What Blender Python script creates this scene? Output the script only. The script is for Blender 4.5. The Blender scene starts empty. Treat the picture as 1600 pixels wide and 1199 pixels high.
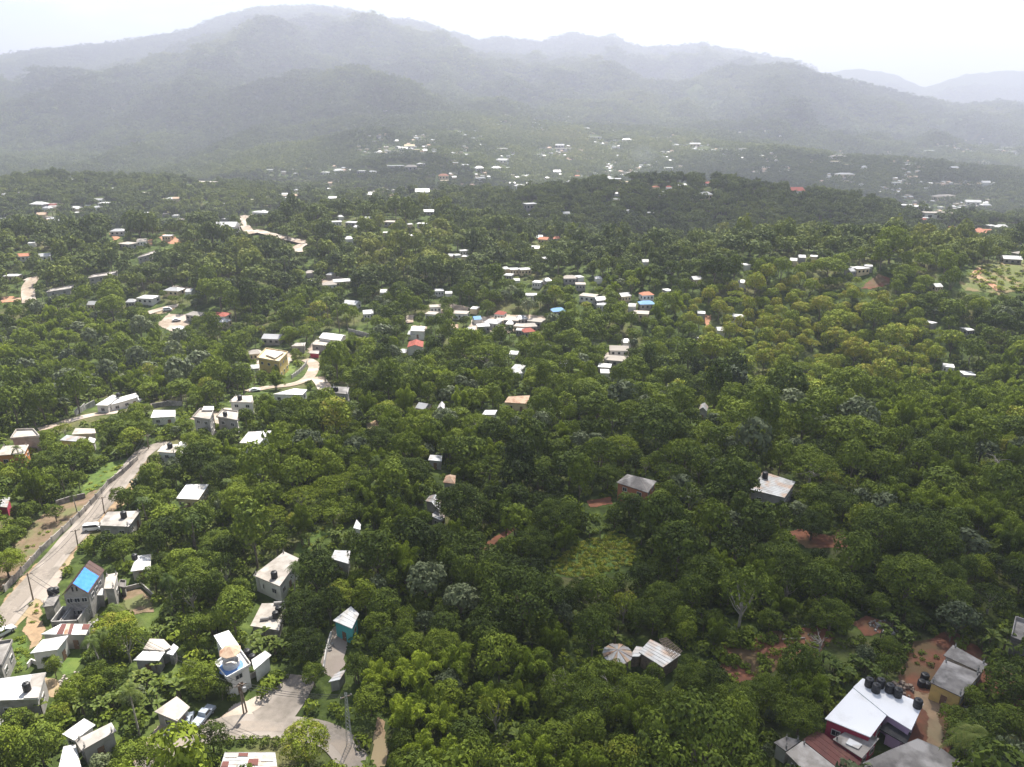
import bpy, math, random, time
import numpy as np
from mathutils import Vector, Matrix
_T0 = time.time()
random.seed(7)
RNG = np.random.default_rng(7)
SC = bpy.context.scene
COL = SC.collection

# ------------------------------------------------------------------ camera
PW, PH, FPX = 1600.0, 1199.0, 1150.0          # size of the photograph and its focal length in pixels
PITCH = math.radians(20.5)
CAMZ = 100.0
CP, SP = math.cos(PITCH), math.sin(PITCH)
cam = bpy.data.objects.new('camera', bpy.data.cameras.new('camera'))
COL.objects.link(cam)
cam.location = (0, 0, CAMZ)
cam.rotation_euler = (math.pi / 2 - PITCH, 0, 0)
cam.data.sensor_width = 36.0
cam.data.lens = 36.0 * FPX / PW
cam.data.clip_start = 1.0
cam.data.clip_end = 60000.0
SC.camera = cam

# ------------------------------------------------------------------ sky, sun, exposure
SUN_EL, SUN_AZ = math.radians(56), math.radians(10)     # azimuth measured from +Y towards +X
SUNV = Vector((math.sin(SUN_AZ) * math.cos(SUN_EL), math.cos(SUN_AZ) * math.cos(SUN_EL), math.sin(SUN_EL)))
w = bpy.data.worlds.new('World'); SC.world = w; w.use_nodes = True
nt = w.node_tree; nt.nodes.clear()
wo = nt.nodes.new('ShaderNodeOutputWorld'); bg = nt.nodes.new('ShaderNodeBackground')
sky = nt.nodes.new('ShaderNodeTexSky'); sky.sky_type = 'NISHITA'; sky.sun_disc = False
sky.sun_elevation = SUN_EL; sky.sun_rotation = SUN_AZ; sky.altitude = 200; sky.air_density = 1.0; sky.dust_density = 0.5; sky.ozone_density = 1.0
bg.inputs['Strength'].default_value = 0.062
tc = nt.nodes.new('ShaderNodeTexCoord'); mp = nt.nodes.new('ShaderNodeMapping'); mp.inputs['Scale'].default_value = (1, 1, 3.0)
nz = nt.nodes.new('ShaderNodeTexNoise'); nz.inputs['Scale'].default_value = 5.0; nz.inputs['Detail'].default_value = 9; nz.inputs['Roughness'].default_value = 0.55
mp.inputs['Location'].default_value = (3.1, 1.3, 0.4)
cr = nt.nodes.new('ShaderNodeValToRGB'); cr.color_ramp.elements[0].position = 0.47; cr.color_ramp.elements[1].position = 0.60
cr.color_ramp.elements[0].color = (0.0, 0.0, 0.0, 1); cr.color_ramp.elements[1].color = (1, 1, 1, 1)
sx = nt.nodes.new('ShaderNodeSeparateXYZ'); mr = nt.nodes.new('ShaderNodeMapRange'); mr.inputs['From Min'].default_value = 0.08; mr.inputs['From Max'].default_value = 0.34
mr.inputs['To Min'].default_value = 0.3; mr.inputs['To Max'].default_value = 0.0; mr.interpolation_type = 'SMOOTHSTEP'
ad = nt.nodes.new('ShaderNodeMath'); ad.operation = 'MULTIPLY_ADD'; ad.inputs[1].default_value = 0.8; ad.use_clamp = True
mx = nt.nodes.new('ShaderNodeMix'); mx.data_type = 'RGBA'
mx.inputs['B'].default_value = (7.5, 7.6, 7.6, 1)
nt.links.new(tc.outputs['Generated'], mp.inputs['Vector']); nt.links.new(mp.outputs['Vector'], nz.inputs['Vector'])
nt.links.new(tc.outputs['Generated'], sx.inputs['Vector']); nt.links.new(sx.outputs['Z'], mr.inputs['Value'])
nt.links.new(nz.outputs['Fac'], cr.inputs['Fac']); nt.links.new(cr.outputs['Color'], ad.inputs[0]); nt.links.new(mr.outputs['Result'], ad.inputs[2]); nt.links.new(ad.outputs[0], mx.inputs['Factor'])
nt.links.new(sky.outputs['Color'], mx.inputs['A']); nt.links.new(mx.outputs['Result'], bg.inputs['Color'])
nt.links.new(bg.outputs['Background'], wo.inputs['Surface'])
sl = bpy.data.lights.new('sun', 'SUN'); sl.energy = 5.0; sl.angle = math.radians(0.5); sl.color = (1.0, 0.95, 0.87)
so = bpy.data.objects.new('sun', sl); COL.objects.link(so)
so.rotation_euler = SUNV.to_track_quat('Z', 'Y').to_euler(); so.location = (0, 0, 400)
SC.view_settings.view_transform = 'Standard'; SC.view_settings.look = 'None'
SC.view_settings.exposure = 1.42; SC.view_settings.gamma = 1.0
cy = SC.cycles
cy.max_bounces = 5; cy.diffuse_bounces = 2; cy.glossy_bounces = 1; cy.transmission_bounces = 2; cy.volume_bounces = 1
cy.transparent_max_bounces = 16; cy.use_denoising = True; cy.use_adaptive_sampling = True; cy.adaptive_threshold = 0.01
cy.sample_clamp_indirect = 6.0
cy.caustics_reflective = False; cy.caustics_refractive = False
SC.render.use_persistent_data = False

# ------------------------------------------------------------------ pixel <-> place
def ray(px, py):
    u = (px - PW / 2) / FPX; v = (PH / 2 - py) / FPX
    return u, CP + v * SP, -SP + v * CP
def project(x, y, z):
    Z = z - CAMZ
    d = y * CP - Z * SP; up = y * SP + Z * CP
    return PW / 2 + FPX * x / d, PH / 2 - FPX * up / d, d
def crest(px, py, y):                                   # slope s = x/y and height of a crest point seen at that pixel, y metres ahead
    u, dy, dz = ray(px, py)
    return u / dy, y, CAMZ + y * dz / dy

# ------------------------------------------------------------------ height of the land
_TAB = np.random.default_rng(11).random((256, 256))
def vnoise(x, y, wl, seed=0):
    x = np.asarray(x, float) / wl + 37.3 * seed + 1000.5; y = np.asarray(y, float) / wl + 91.7 * seed + 1000.5
    xi = np.floor(x).astype(int); yi = np.floor(y).astype(int); fx = x - xi; fy = y - yi
    fx = fx * fx * fx * (fx * (fx * 6 - 15) + 10); fy = fy * fy * fy * (fy * (fy * 6 - 15) + 10)
    a = _TAB[xi % 256, yi % 256]; b = _TAB[(xi + 1) % 256, yi % 256]; c = _TAB[xi % 256, (yi + 1) % 256]; d = _TAB[(xi + 1) % 256, (yi + 1) % 256]
    return (a * (1 - fx) + b * fx) * (1 - fy) + (c * (1 - fx) + d * fx) * fy
def fbm(x, y, wl, oct=4, seed=0, gain=0.5):
    s = 0; a = 1; t = 0
    for k in range(oct):
        s = s + a * vnoise(x, y, wl / 2 ** k, seed + k * 3); t += a; a *= gain
    return s / t
def ridged(x, y, wl, oct=4, seed=0):
    s = 0; a = 1; t = 0
    for k in range(oct):
        s = s + a * (1 - np.abs(2 * vnoise(x, y, wl / 2 ** k, seed + k * 5) - 1)); t += a; a *= 0.5
    return s / t
def sstep(a, b, v):
    t = np.clip((v - a) / (b - a), 0, 1); return t * t * (3 - 2 * t)
def G(x, y, px, yc, sx, sy, amp):
    xc = (px - 800) / 1150 * (yc * CP + 35)
    return amp * np.exp(-0.5 * (((x - xc) / sx) ** 2 + ((y - yc) / sy) ** 2))
R_MAIN = [crest(*c) for c in [(-500, 150, 5200), (-200, 112, 5200), (0, 92, 5200), (60, 82, 5200), (130, 76, 5300), (200, 68, 5400), (250, 58, 5500), (295, 52, 5500), (335, 34, 5700), (390, 18, 5900), (440, 13, 6000), (500, 14, 6000), (560, 20, 6000), (600, 31, 6000), (650, 36, 6000), (700, 52, 6200), (745, 66, 6300), (785, 62, 6400), (845, 70, 6500), (870, 62, 6600), (888, 56, 6600), (925, 60, 6600), (935, 64, 6600), (955, 58, 6600), (975, 70, 6600), (1005, 76, 6600), (1060, 75, 6600), (1100, 72, 6600), (1140, 82, 6600), (1200, 92, 6600), (1240, 98, 6600), (1262, 108, 6600), (1290, 126, 6600), (1330, 145, 6600), (1400, 165, 6600), (1500, 185, 6600), (2000, 200, 6600)]]
R_NEAR = [crest(*c) for c in [(700, 200, 3900), (820, 178, 3900), (920, 150, 3900), (1000, 128, 3900), (1060, 132, 3900), (1100, 120, 4000), (1120, 108, 4100), (1142, 103, 4100), (1165, 108, 4100), (1200, 107, 4100), (1228, 103, 4100), (1250, 107, 4100), (1280, 120, 4100), (1320, 128, 4200), (1360, 138, 4300), (1420, 152, 4400), (1500, 168, 4500), (1560, 163, 4600), (1620, 166, 4600), (1800, 160, 4700), (2100, 150, 4700)]]
R_FAR = [crest(*c) for c in [(-600, 120, 9000), (-100, 98, 9000), (0, 86, 9000), (40, 80, 9000), (70, 84, 9000), (200, 95, 9000), (1050, 96, 8600), (1130, 74, 8600), (1160, 76, 8600), (1210, 94, 8600), (1260, 112, 8000), (1300, 112, 7900), (1335, 107, 7900), (1360, 109, 7900), (1400, 116, 7900), (1425, 128, 7900), (1445, 136, 7900), (1475, 127, 7900), (1510, 115, 7900), (1545, 112, 7900), (1570, 109, 7900), (1620, 112, 7900), (1800, 95, 7900), (2200, 90, 7900)]]
def ridge(x, y, tab, foot, zf, p, amp, wl, seed, back=0.4):
    s = x / np.maximum(y, 1.0)
    S = [t[0] for t in tab]
    yc = np.interp(s, S, [t[1] for t in tab]); zc = np.interp(s, S, [t[2] for t in tab])
    zc = zc + (fbm(x * 1.0, yc, 160, 3, seed) - 0.5) * 10 + (fbm(x * 1.0, yc, 45, 3, seed + 2) - 0.5) * 8
    t = np.clip((y - foot) / (yc - foot), 0, 1)
    spur = (ridged(x, y * 0.75, wl, 5, seed) - 0.80) * amp * np.sin(np.pi * t)
    spur = spur + (ridged(x * 1.1, y * 0.6, wl * 0.38, 4, seed + 7) - 0.80) * amp * 0.45 * np.sin(np.pi * t) ** 0.8
    h = zf + (zc - zf) * t ** p + spur - np.maximum(y - yc, 0) * back
    return np.where(y < foot, zf - (foot - y) * 0.3, h)
def T(x, y):
    x = np.asarray(x, float); y = np.asarray(y, float)
    near = np.clip(y / 150, 0.3, 1)
    z = (fbm(x, y, 130, 3, 1) - 0.5) * 11 * near + (fbm(x, y, 38, 2, 5) - 0.5) * 2.2
    z = z + (fbm(x, y, 420, 3, 9) - 0.5) * 34 * sstep(380, 1000, y)
    z = z + G(x, y, 100, 1040, 110, 55, 12) + G(x, y, 330, 1090, 100, 60, 8) + G(x, y, 470, 1200, 90, 60, 20) + G(x, y, 1290, 430, 110, 42, 17)
    z = z + G(x, y, 1120, 850, 250, 120, 36) + G(x, y, 1580, 900, 240, 200, -42) + G(x, y, 1200, 640, 170, 60, -22) + G(x, y, 1050, 1210, 460, 170, -62)
    z = z + G(x, y, 1350, 310, 120, 45, -20) + G(x, y, 1480, 545, 190, 75, 15)
    z = z + G(x, y, 330, 535, 140, 60, 19) + G(x, y, 150, 760, 260, 90, -16) + G(x, y, 640, 620, 80, 50, 19) + G(x, y, 640, 760, 140, 60, -10)
    z = z + G(x, y, 0, 330, 90, 50, -18) + G(x, y, 640, 1330, 200, 110, 20) + G(x, y, 1330, 1900, 240, 200, 48)
    s = x / np.maximum(y, 1)
    z = z + G(x, y, 830, 2700, 650, 560, 112)
    z = z - 62 * sstep(980, 1450, y) * sstep(-0.12, 0.06, x / np.maximum(y, 1))
    z = z - 70 * sstep(2500, 3500, y)
    z = z - 52 * sstep(980, 1450, y) * (1 - sstep(-0.30, -0.14, s))
    z = z - 45 * sstep(1500, 2400, y) * sstep(0.25, 0.5, s)
    z = np.maximum(z, ridge(x, y, R_MAIN, 1380 + 1220 * sstep(-0.2, 0.2, s), -58, 0.80, 380, 850, 21))
    z = np.maximum(z, ridge(x, y, R_NEAR, 2500, -60, 0.85, 230, 560, 33))
    z = np.maximum(z, ridge(x, y, R_FAR, 6700, -60, 1.0, 250, 1200, 44, 0.2))
    return z
_ts = np.concatenate([np.arange(60, 400, 1.5), np.geomspace(400, 14000, 700)])
def hit(px, py, dh=0.0):
    """the place where the line of sight through that pixel meets the land (or the level dh metres above it)"""
    u, dy, dz = ray(px, py)
    xs, ys, zs = u * _ts, dy * _ts, CAMZ + dz * _ts
    g = T(xs, ys) + dh
    b = np.nonzero(zs < g)[0]
    if len(b) == 0: return None
    i = b[0]
    if i == 0: return Vector((xs[0], ys[0], g[0]))
    f0, f1 = zs[i - 1] - g[i - 1], zs[i] - g[i]
    t = _ts[i - 1] + (_ts[i] - _ts[i - 1]) * f0 / (f0 - f1)
    return Vector((u * t, dy * t, CAMZ + dz * t))
def onplane(px, py, z):
    u, dy, dz = ray(px, py); t = (z - CAMZ) / dz
    return Vector((u * t, dy * t, z))
def gz(x, y): return float(T(x, y))
def scale_at(p):                                         # pixels of the photograph per metre at a place
    return FPX / (p[1] * CP - (p[2] - CAMZ) * SP)

# ------------------------------------------------------------------ helpers
def tag(o, label=None, cat=None, group=None, kind=None):
    if label: o['label'] = label
    if cat: o['category'] = cat
    if group: o['group'] = group
    if kind: o['kind'] = kind
    return o
def empty(name, loc, rz=0.0):
    o = bpy.data.objects.new(name, None); COL.objects.link(o); o.location = loc; o.rotation_euler = (0, 0, rz); o.empty_display_size = 0.5
    return o
def link(name, me, parent=None):
    o = bpy.data.objects.new(name, me); COL.objects.link(o)
    if parent is not None: o.parent = parent
    return o
def mesh_np(name, V, F, mats, midx=None, smooth=False, attrs=None):
    """mesh from a vertex array and an (n,4) or (n,3) face array"""
    me = bpy.data.meshes.new(name)
    V = np.asarray(V, np.float32); F = np.asarray(F, np.int32)
    me.vertices.add(len(V)); me.vertices.foreach_set('co', V.ravel())
    k = F.shape[1]
    me.loops.add(F.size); me.loops.foreach_set('vertex_index', F.ravel())
    me.polygons.add(len(F)); me.polygons.foreach_set('loop_start', np.arange(0, F.size, k, dtype=np.int32))
    if midx is not None: me.polygons.foreach_set('material_index', np.asarray(midx, np.int32))
    for m in (mats if isinstance(mats, (list, tuple)) else [mats]): me.materials.append(m)
    if smooth: me.polygons.foreach_set('use_smooth', np.ones(len(F), bool))
    for nme, arr in (attrs or {}).items():
        a = me.attributes.new(nme, 'FLOAT', 'POINT'); a.data.foreach_set('value', np.asarray(arr, np.float32))
    me.update(); me.validate()
    return me
class MB:
    """collects boxes, prisms and tubes and turns them into ONE mesh"""
    def __init__(s): s.v = []; s.f = []
    def add(s, vs, fs):
        n = len(s.v); s.v += [tuple(v) for v in vs]; s.f += [tuple(i + n for i in f) for f in fs]; return s
    def box(s, c, d, rz=0.0, top=1.0):
        cx, cy_, cz = c; hx, hy, hz = d[0] / 2, d[1] / 2, d[2] / 2
        ca, sa = math.cos(rz), math.sin(rz); vs = []
        for z, k in ((-hz, 1), (hz, top)):
            for x, y in ((-hx, -hy), (hx, -hy), (hx, hy), (-hx, hy)):
                x *= k; y *= k; vs.append((cx + x * ca - y * sa, cy_ + x * sa + y * ca, cz + z))
        return s.add(vs, [(3, 2, 1, 0), (4, 5, 6, 7), (0, 1, 5, 4), (1, 2, 6, 5), (2, 3, 7, 6), (3, 0, 4, 7)])
    def prism(s, pts, z0, z1):
        """pts: list of (x,y), counter-clockwise; z0/z1 numbers or lists"""
        n = len(pts)
        a = sum(pts[i][0] * pts[(i + 1) % n][1] - pts[(i + 1) % n][0] * pts[i][1] for i in range(n))
        if a < 0:
            pts = pts[::-1]
            if isinstance(z1, (list, tuple)): z1 = z1[::-1]
            if isinstance(z0, (list, tuple)): z0 = z0[::-1]
        Z0 = z0 if isinstance(z0, (list, tuple)) else [z0] * n; Z1 = z1 if isinstance(z1, (list, tuple)) else [z1] * n
        vs = [(p[0], p[1], Z0[i]) for i, p in enumerate(pts)] + [(p[0], p[1], Z1[i]) for i, p in enumerate(pts)]
        fs = [tuple(range(n - 1, -1, -1)), tuple(range(n, 2 * n))] + [(i, (i + 1) % n, n + (i + 1) % n, n + i) for i in range(n)]
        return s.add(vs, fs)
    def tube(s, a, b, ra, rb=None, n=6, caps=True):
        rb = ra if rb is None else rb
        a = Vector(a); b = Vector(b); d = (b - a)
        if d.length < 1e-6: return s
        d.normalize(); u = d.orthogonal().normalized(); w_ = d.cross(u)
        vs = []
        for p, r in ((a, ra), (b, rb)):
            for i in range(n):
                t = 2 * math.pi * i / n; vs.append(p + u * (r * math.cos(t)) + w_ * (r * math.sin(t)))
        fs = [(i, (i + 1) % n, n + (i + 1) % n, n + i) for i in range(n)]
        if caps: fs += [tuple(range(n - 1, -1, -1)), tuple(range(n, 2 * n))]
        return s.add(vs, fs)
    def path(s, pts, rs, n=6):
        for i in range(len(pts) - 1): s.tube(pts[i], pts[i + 1], rs[i], rs[i + 1], n, True)
        return s
    def lathe(s, prof, c=(0, 0, 0), n=14):
        vs = []; fs = []
        for r, z in prof:
            for i in range(n):
                t = 2 * math.pi * i / n; vs.append((c[0] + r * math.cos(t), c[1] + r * math.sin(t), c[2] + z))
        for k in range(len(prof) - 1):
            for i in range(n): fs.append((k * n + i, k * n + (i + 1) % n, (k + 1) * n + (i + 1) % n, (k + 1) * n + i))
        fs += [tuple(range(n - 1, -1, -1)), tuple(range((len(prof) - 1) * n, len(prof) * n))]
        return s.add(vs, fs)
    def mesh(s, name, mat, smooth=False):
        me = bpy.data.meshes.new(name); me.from_pydata(s.v, [], s.f)
        for m in (mat if isinstance(mat, (list, tuple)) else [mat]): me.materials.append(m)
        if smooth:
            for p in me.polygons: p.use_smooth = True
        me.update(); return me
    def build(s, name, mat, parent=None, smooth=False): return link(name, s.mesh(name, mat, smooth), parent)

# ------------------------------------------------------------------ materials
def lin(c):
    return tuple(c) + (1,) if len(c) == 3 else tuple(c)
def mat(name, c, c2=None, scale=0.6, lo=0.4, hi=0.65, rough=0.85, metal=0.0, detail=6, bump=0.0, coord='Object', c3=None, scale3=0.15):
    m = bpy.data.materials.new(name); m.use_nodes = True; n = m.node_tree.nodes; L = m.node_tree.links
    b = n['Principled BSDF']; b.inputs['Roughness'].default_value = rough; b.inputs['Metallic'].default_value = metal
    b.inputs['Specular IOR Level'].default_value = 0.3
    b.inputs['Base Color'].default_value = lin(c)
    if c2:
        tcn = n.new('ShaderNodeTexCoord'); no = n.new('ShaderNodeTexNoise'); no.inputs['Scale'].default_value = scale; no.inputs['Detail'].default_value = detail
        no.inputs['Roughness'].default_value = 0.62
        L.new(tcn.outputs[coord], no.inputs['Vector'])
        r = n.new('ShaderNodeValToRGB'); r.color_ramp.elements[0].position = lo; r.color_ramp.elements[1].position = hi
        r.color_ramp.elements[0].color = lin(c); r.color_ramp.elements[1].color = lin(c2)
        L.new(no.outputs['Fac'], r.inputs['Fac']); out = r.outputs['Color']
        if c3:
            n3 = n.new('ShaderNodeTexNoise'); n3.inputs['Scale'].default_value = scale3; n3.inputs['Detail'].default_value = 5
            L.new(tcn.outputs[coord], n3.inputs['Vector'])
            r3 = n.new('ShaderNodeValToRGB'); r3.color_ramp.elements[0].position = 0.48; r3.color_ramp.elements[1].position = 0.58
            L.new(n3.outputs['Fac'], r3.inputs['Fac'])
            mxx = n.new('ShaderNodeMix'); mxx.data_type = 'RGBA'; mxx.inputs['B'].default_value = lin(c3)
            L.new(r3.outputs['Color'], mxx.inputs['Factor']); L.new(out, mxx.inputs['A']); out = mxx.outputs['Result']
        L.new(out, b.inputs['Base Color'])
        if bump:
            bp = n.new('ShaderNodeBump'); bp.inputs['Strength'].default_value = bump; bp.inputs['Distance'].default_value = 0.1
            L.new(no.outputs['Fac'], bp.inputs['Height']); L.new(bp.outputs['Normal'], b.inputs['Normal'])
    return m
def leafmat(name, stops, trans=0.16, rough=0.65, spec=0.06, spread=0.14):
    """foliage: the colour follows 'tint' (a property of the tree or of the forest point) and varies clump by clump with 'tone'"""
    m = bpy.data.materials.new(name); m.use_nodes = True; n = m.node_tree.nodes; L = m.node_tree.links; n.clear()
    out = n.new('ShaderNodeOutputMaterial'); b = n.new('ShaderNodeBsdfPrincipled'); tr = n.new('ShaderNodeBsdfTranslucent'); ms = n.new('ShaderNodeMixShader')
    b.inputs['Roughness'].default_value = rough; b.inputs['Specular IOR Level'].default_value = spec
    a = n.new('ShaderNodeAttribute'); a.attribute_type = 'INSTANCER'; a.attribute_name = 'tint'
    t = n.new('ShaderNodeAttribute'); t.attribute_type = 'GEOMETRY'; t.attribute_name = 'tone'
    oi = n.new('ShaderNodeObjectInfo')
    m1 = n.new('ShaderNodeMath'); m1.operation = 'MULTIPLY_ADD'; m1.inputs[1].default_value = 0.46; L.new(t.outputs['Fac'], m1.inputs[0]); L.new(a.outputs['Fac'], m1.inputs[2])
    m2 = n.new('ShaderNodeMath'); m2.operation = 'MULTIPLY_ADD'; m2.inputs[1].default_value = spread; L.new(oi.outputs['Random'], m2.inputs[0]); L.new(m1.outputs[0], m2.inputs[2])
    m3 = n.new('ShaderNodeMath'); m3.operation = 'SUBTRACT'; m3.inputs[1].default_value = 0.23 + spread / 2; L.new(m2.outputs[0], m3.inputs[0])
    r = n.new('ShaderNodeValToRGB'); e = r.color_ramp.elements
    while len(e) < len(stops): e.new(0.5)
    for i, (p, c) in enumerate(stops): e[i].position = p; e[i].color = lin(c)
    L.new(m3.outputs[0], r.inputs['Fac'])
    hs = n.new('ShaderNodeHueSaturation'); hs.inputs['Value'].default_value = 1.25; hs.inputs['Saturation'].default_value = 1.05
    L.new(r.outputs['Color'], b.inputs['Base Color']); L.new(r.outputs['Color'], hs.inputs['Color']); L.new(hs.outputs['Color'], tr.inputs['Color'])
    ms.inputs['Fac'].default_value = trans
    L.new(b.outputs[0], ms.inputs[1]); L.new(tr.outputs[0], ms.inputs[2]); L.new(ms.outputs[0], out.inputs['Surface'])
    return m
GREENS = [(0.0, (0.030, 0.044, 0.012)), (0.25, (0.070, 0.098, 0.018)), (0.5, (0.13, 0.170, 0.022)), (0.75, (0.18, 0.225, 0.026)), (0.94, (0.23, 0.26, 0.032)), (1.0, (0.27, 0.25, 0.045))]
M = {}
M['leaf'] = leafmat('broad_leaves', GREENS)
M['leafgrey'] = leafmat('silvery_leaves', [(0, (0.040, 0.056, 0.024)), (0.5, (0.105, 0.128, 0.060)), (1, (0.20, 0.225, 0.11))], rough=0.6, spec=0.15)
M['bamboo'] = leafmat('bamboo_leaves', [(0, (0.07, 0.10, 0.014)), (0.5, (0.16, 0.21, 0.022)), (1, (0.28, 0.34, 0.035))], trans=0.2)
M['palmleaf'] = leafmat('palm_leaves', [(0, (0.04, 0.065, 0.014)), (0.5, (0.10, 0.135, 0.024)), (1, (0.19, 0.20, 0.045))], rough=0.55, spec=0.12)
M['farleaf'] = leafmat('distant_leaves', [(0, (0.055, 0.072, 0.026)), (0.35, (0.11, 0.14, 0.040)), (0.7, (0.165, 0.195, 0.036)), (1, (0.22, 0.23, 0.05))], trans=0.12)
M['bark'] = mat('bark', (0.11, 0.085, 0.06), (0.22, 0.19, 0.15), 2.0)
M['paletrunk'] = mat('pale_bark', (0.25, 0.22, 0.18), (0.40, 0.37, 0.32), 2.0)
M['concrete'] = mat('weathered_concrete_roof', (0.30, 0.275, 0.245), (0.15, 0.135, 0.12), 0.35, 0.42, 0.66, c3=(0.42, 0.39, 0.36), scale3=0.22)
M['darkconcrete'] = mat('mildewed_concrete_roof', (0.20, 0.185, 0.17), (0.08, 0.074, 0.07), 0.28, 0.38, 0.64, c3=(0.33, 0.31, 0.29), scale3=0.16)
M['paleconcrete'] = mat('pale_concrete_roof', (0.38, 0.34, 0.295), (0.22, 0.195, 0.165), 0.4, 0.42, 0.68, c3=(0.48, 0.44, 0.39))
M['whiteroof'] = mat('white_painted_roof', (0.62, 0.62, 0.61), (0.40, 0.385, 0.355), 0.45, 0.46, 0.72, rough=0.6, c3=(0.47, 0.44, 0.40), scale3=0.25)
M['farwhite'] = mat('distant_white_roof', (0.50, 0.50, 0.49), (0.34, 0.33, 0.31), 3.0, 0.46, 0.72)
M['cleanwhite'] = mat('fresh_white_roof', (0.74, 0.74, 0.74), (0.60, 0.59, 0.57), 0.3, 0.5, 0.75, rough=0.6)
M['zinc'] = mat('galvanised_sheet', (0.38, 0.385, 0.385), (0.25, 0.24, 0.23), 0.5, 0.42, 0.65, rough=0.45, metal=0.2, c3=(0.34, 0.25, 0.19), scale3=0.2)
M['rust'] = mat('rusted_sheet', (0.14, 0.055, 0.045), (0.27, 0.15, 0.085), 0.35, 0.5, 0.72, c3=(0.11, 0.045, 0.04), scale3=0.25)
M['tanrust'] = mat('faded_rusty_sheet', (0.45, 0.33, 0.23), (0.26, 0.13, 0.08), 0.5, 0.45, 0.65)
M['brownroof'] = mat('brown_sheet', (0.12, 0.075, 0.065), (0.085, 0.055, 0.05), 0.4)
M['redroof'] = mat('red_roof', (0.32, 0.085, 0.06), (0.22, 0.07, 0.05), 0.5)
M['orangeroof'] = mat('orange_roof', (0.45, 0.19, 0.11), (0.33, 0.14, 0.09), 0.5)
M['blueroof'] = mat('blue_roof', (0.16, 0.30, 0.50), (0.22, 0.36, 0.55), 0.5)
M['tarp'] = mat('blue_tarpaulin', (0.045, 0.21, 0.66), (0.06, 0.26, 0.72), 0.7, rough=0.5)
M['greywall'] = mat('grey_render', (0.34, 0.32, 0.295), (0.20, 0.19, 0.175), 0.5, 0.45, 0.7)
M['whitewall'] = mat('white_render', (0.64, 0.62, 0.58), (0.45, 0.42, 0.38), 0.5, 0.5, 0.75)
M['creamwall'] = mat('cream_render', (0.58, 0.47, 0.30), (0.42, 0.33, 0.21), 0.5, 0.5, 0.75)
M['yellowwall'] = mat('yellow_render', (0.62, 0.46, 0.16), (0.46, 0.34, 0.14), 0.5, 0.5, 0.75)
M['orangewall'] = mat('orange_render', (0.55, 0.22, 0.08), (0.42, 0.18, 0.08), 0.5, 0.5, 0.75)
M['redwall'] = mat('crimson_render', (0.42, 0.05, 0.09), (0.30, 0.045, 0.07), 0.5, 0.5, 0.75)
M['pinkwall'] = mat('lilac_render', (0.50, 0.36, 0.52), (0.42, 0.30, 0.42), 0.5, 0.5, 0.75)
M['tealwall'] = mat('teal_render', (0.09, 0.42, 0.42), (0.07, 0.33, 0.34), 0.5, 0.5, 0.75)
M['brickwall'] = mat('orange_brown_render', (0.42, 0.17, 0.10), (0.30, 0.13, 0.08), 0.5, 0.5, 0.75)
M['block'] = mat('bare_blockwork', (0.36, 0.345, 0.32), (0.19, 0.18, 0.165), 0.7, 0.4, 0.65)
M['stone'] = mat('stone_wall', (0.24, 0.22, 0.20), (0.13, 0.12, 0.11), 1.6, 0.35, 0.65, c3=(0.36, 0.33, 0.29), scale3=0.3)
M['glass'] = mat('window_glass', (0.03, 0.035, 0.04), rough=0.15)
M['dark'] = mat('dark_opening', (0.03, 0.028, 0.026), rough=0.8)
M['frame'] = mat('window_frame', (0.5, 0.48, 0.45))
M['door'] = mat('painted_door', (0.22, 0.13, 0.08), (0.14, 0.09, 0.06), 2)
M['tank'] = mat('black_plastic', (0.016, 0.017, 0.019), (0.03, 0.03, 0.032), 1.0, rough=0.45)
M['bluefloor'] = mat('blue_floor_paint', (0.10, 0.20, 0.42), (0.16, 0.28, 0.50), 0.8)
M['wood'] = mat('weathered_wood', (0.26, 0.20, 0.15), (0.16, 0.125, 0.10), 2)
M['steel'] = mat('grey_steel', (0.42, 0.42, 0.42), rough=0.5, metal=0.3)
M['wire'] = mat('black_cable', (0.03, 0.03, 0.03), rough=0.7)
M['carwhite'] = mat('white_car_paint', (0.72, 0.73, 0.74), rough=0.3)
M['carsilver'] = mat('silver_car_paint', (0.38, 0.42, 0.48), rough=0.3, metal=0.3)
M['tyre'] = mat('tyre_rubber', (0.02, 0.02, 0.02))
M['red'] = mat('red_lens', (0.4, 0.02, 0.02), rough=0.3)
M['lamp'] = mat('clear_lens', (0.6, 0.6, 0.6), rough=0.2)
M['netting'] = mat('black_shade_netting', (0.022, 0.022, 0.024), (0.045, 0.045, 0.045), 1.5)
M['cloth'] = mat('white_cloth', (0.7, 0.7, 0.7))
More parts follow.
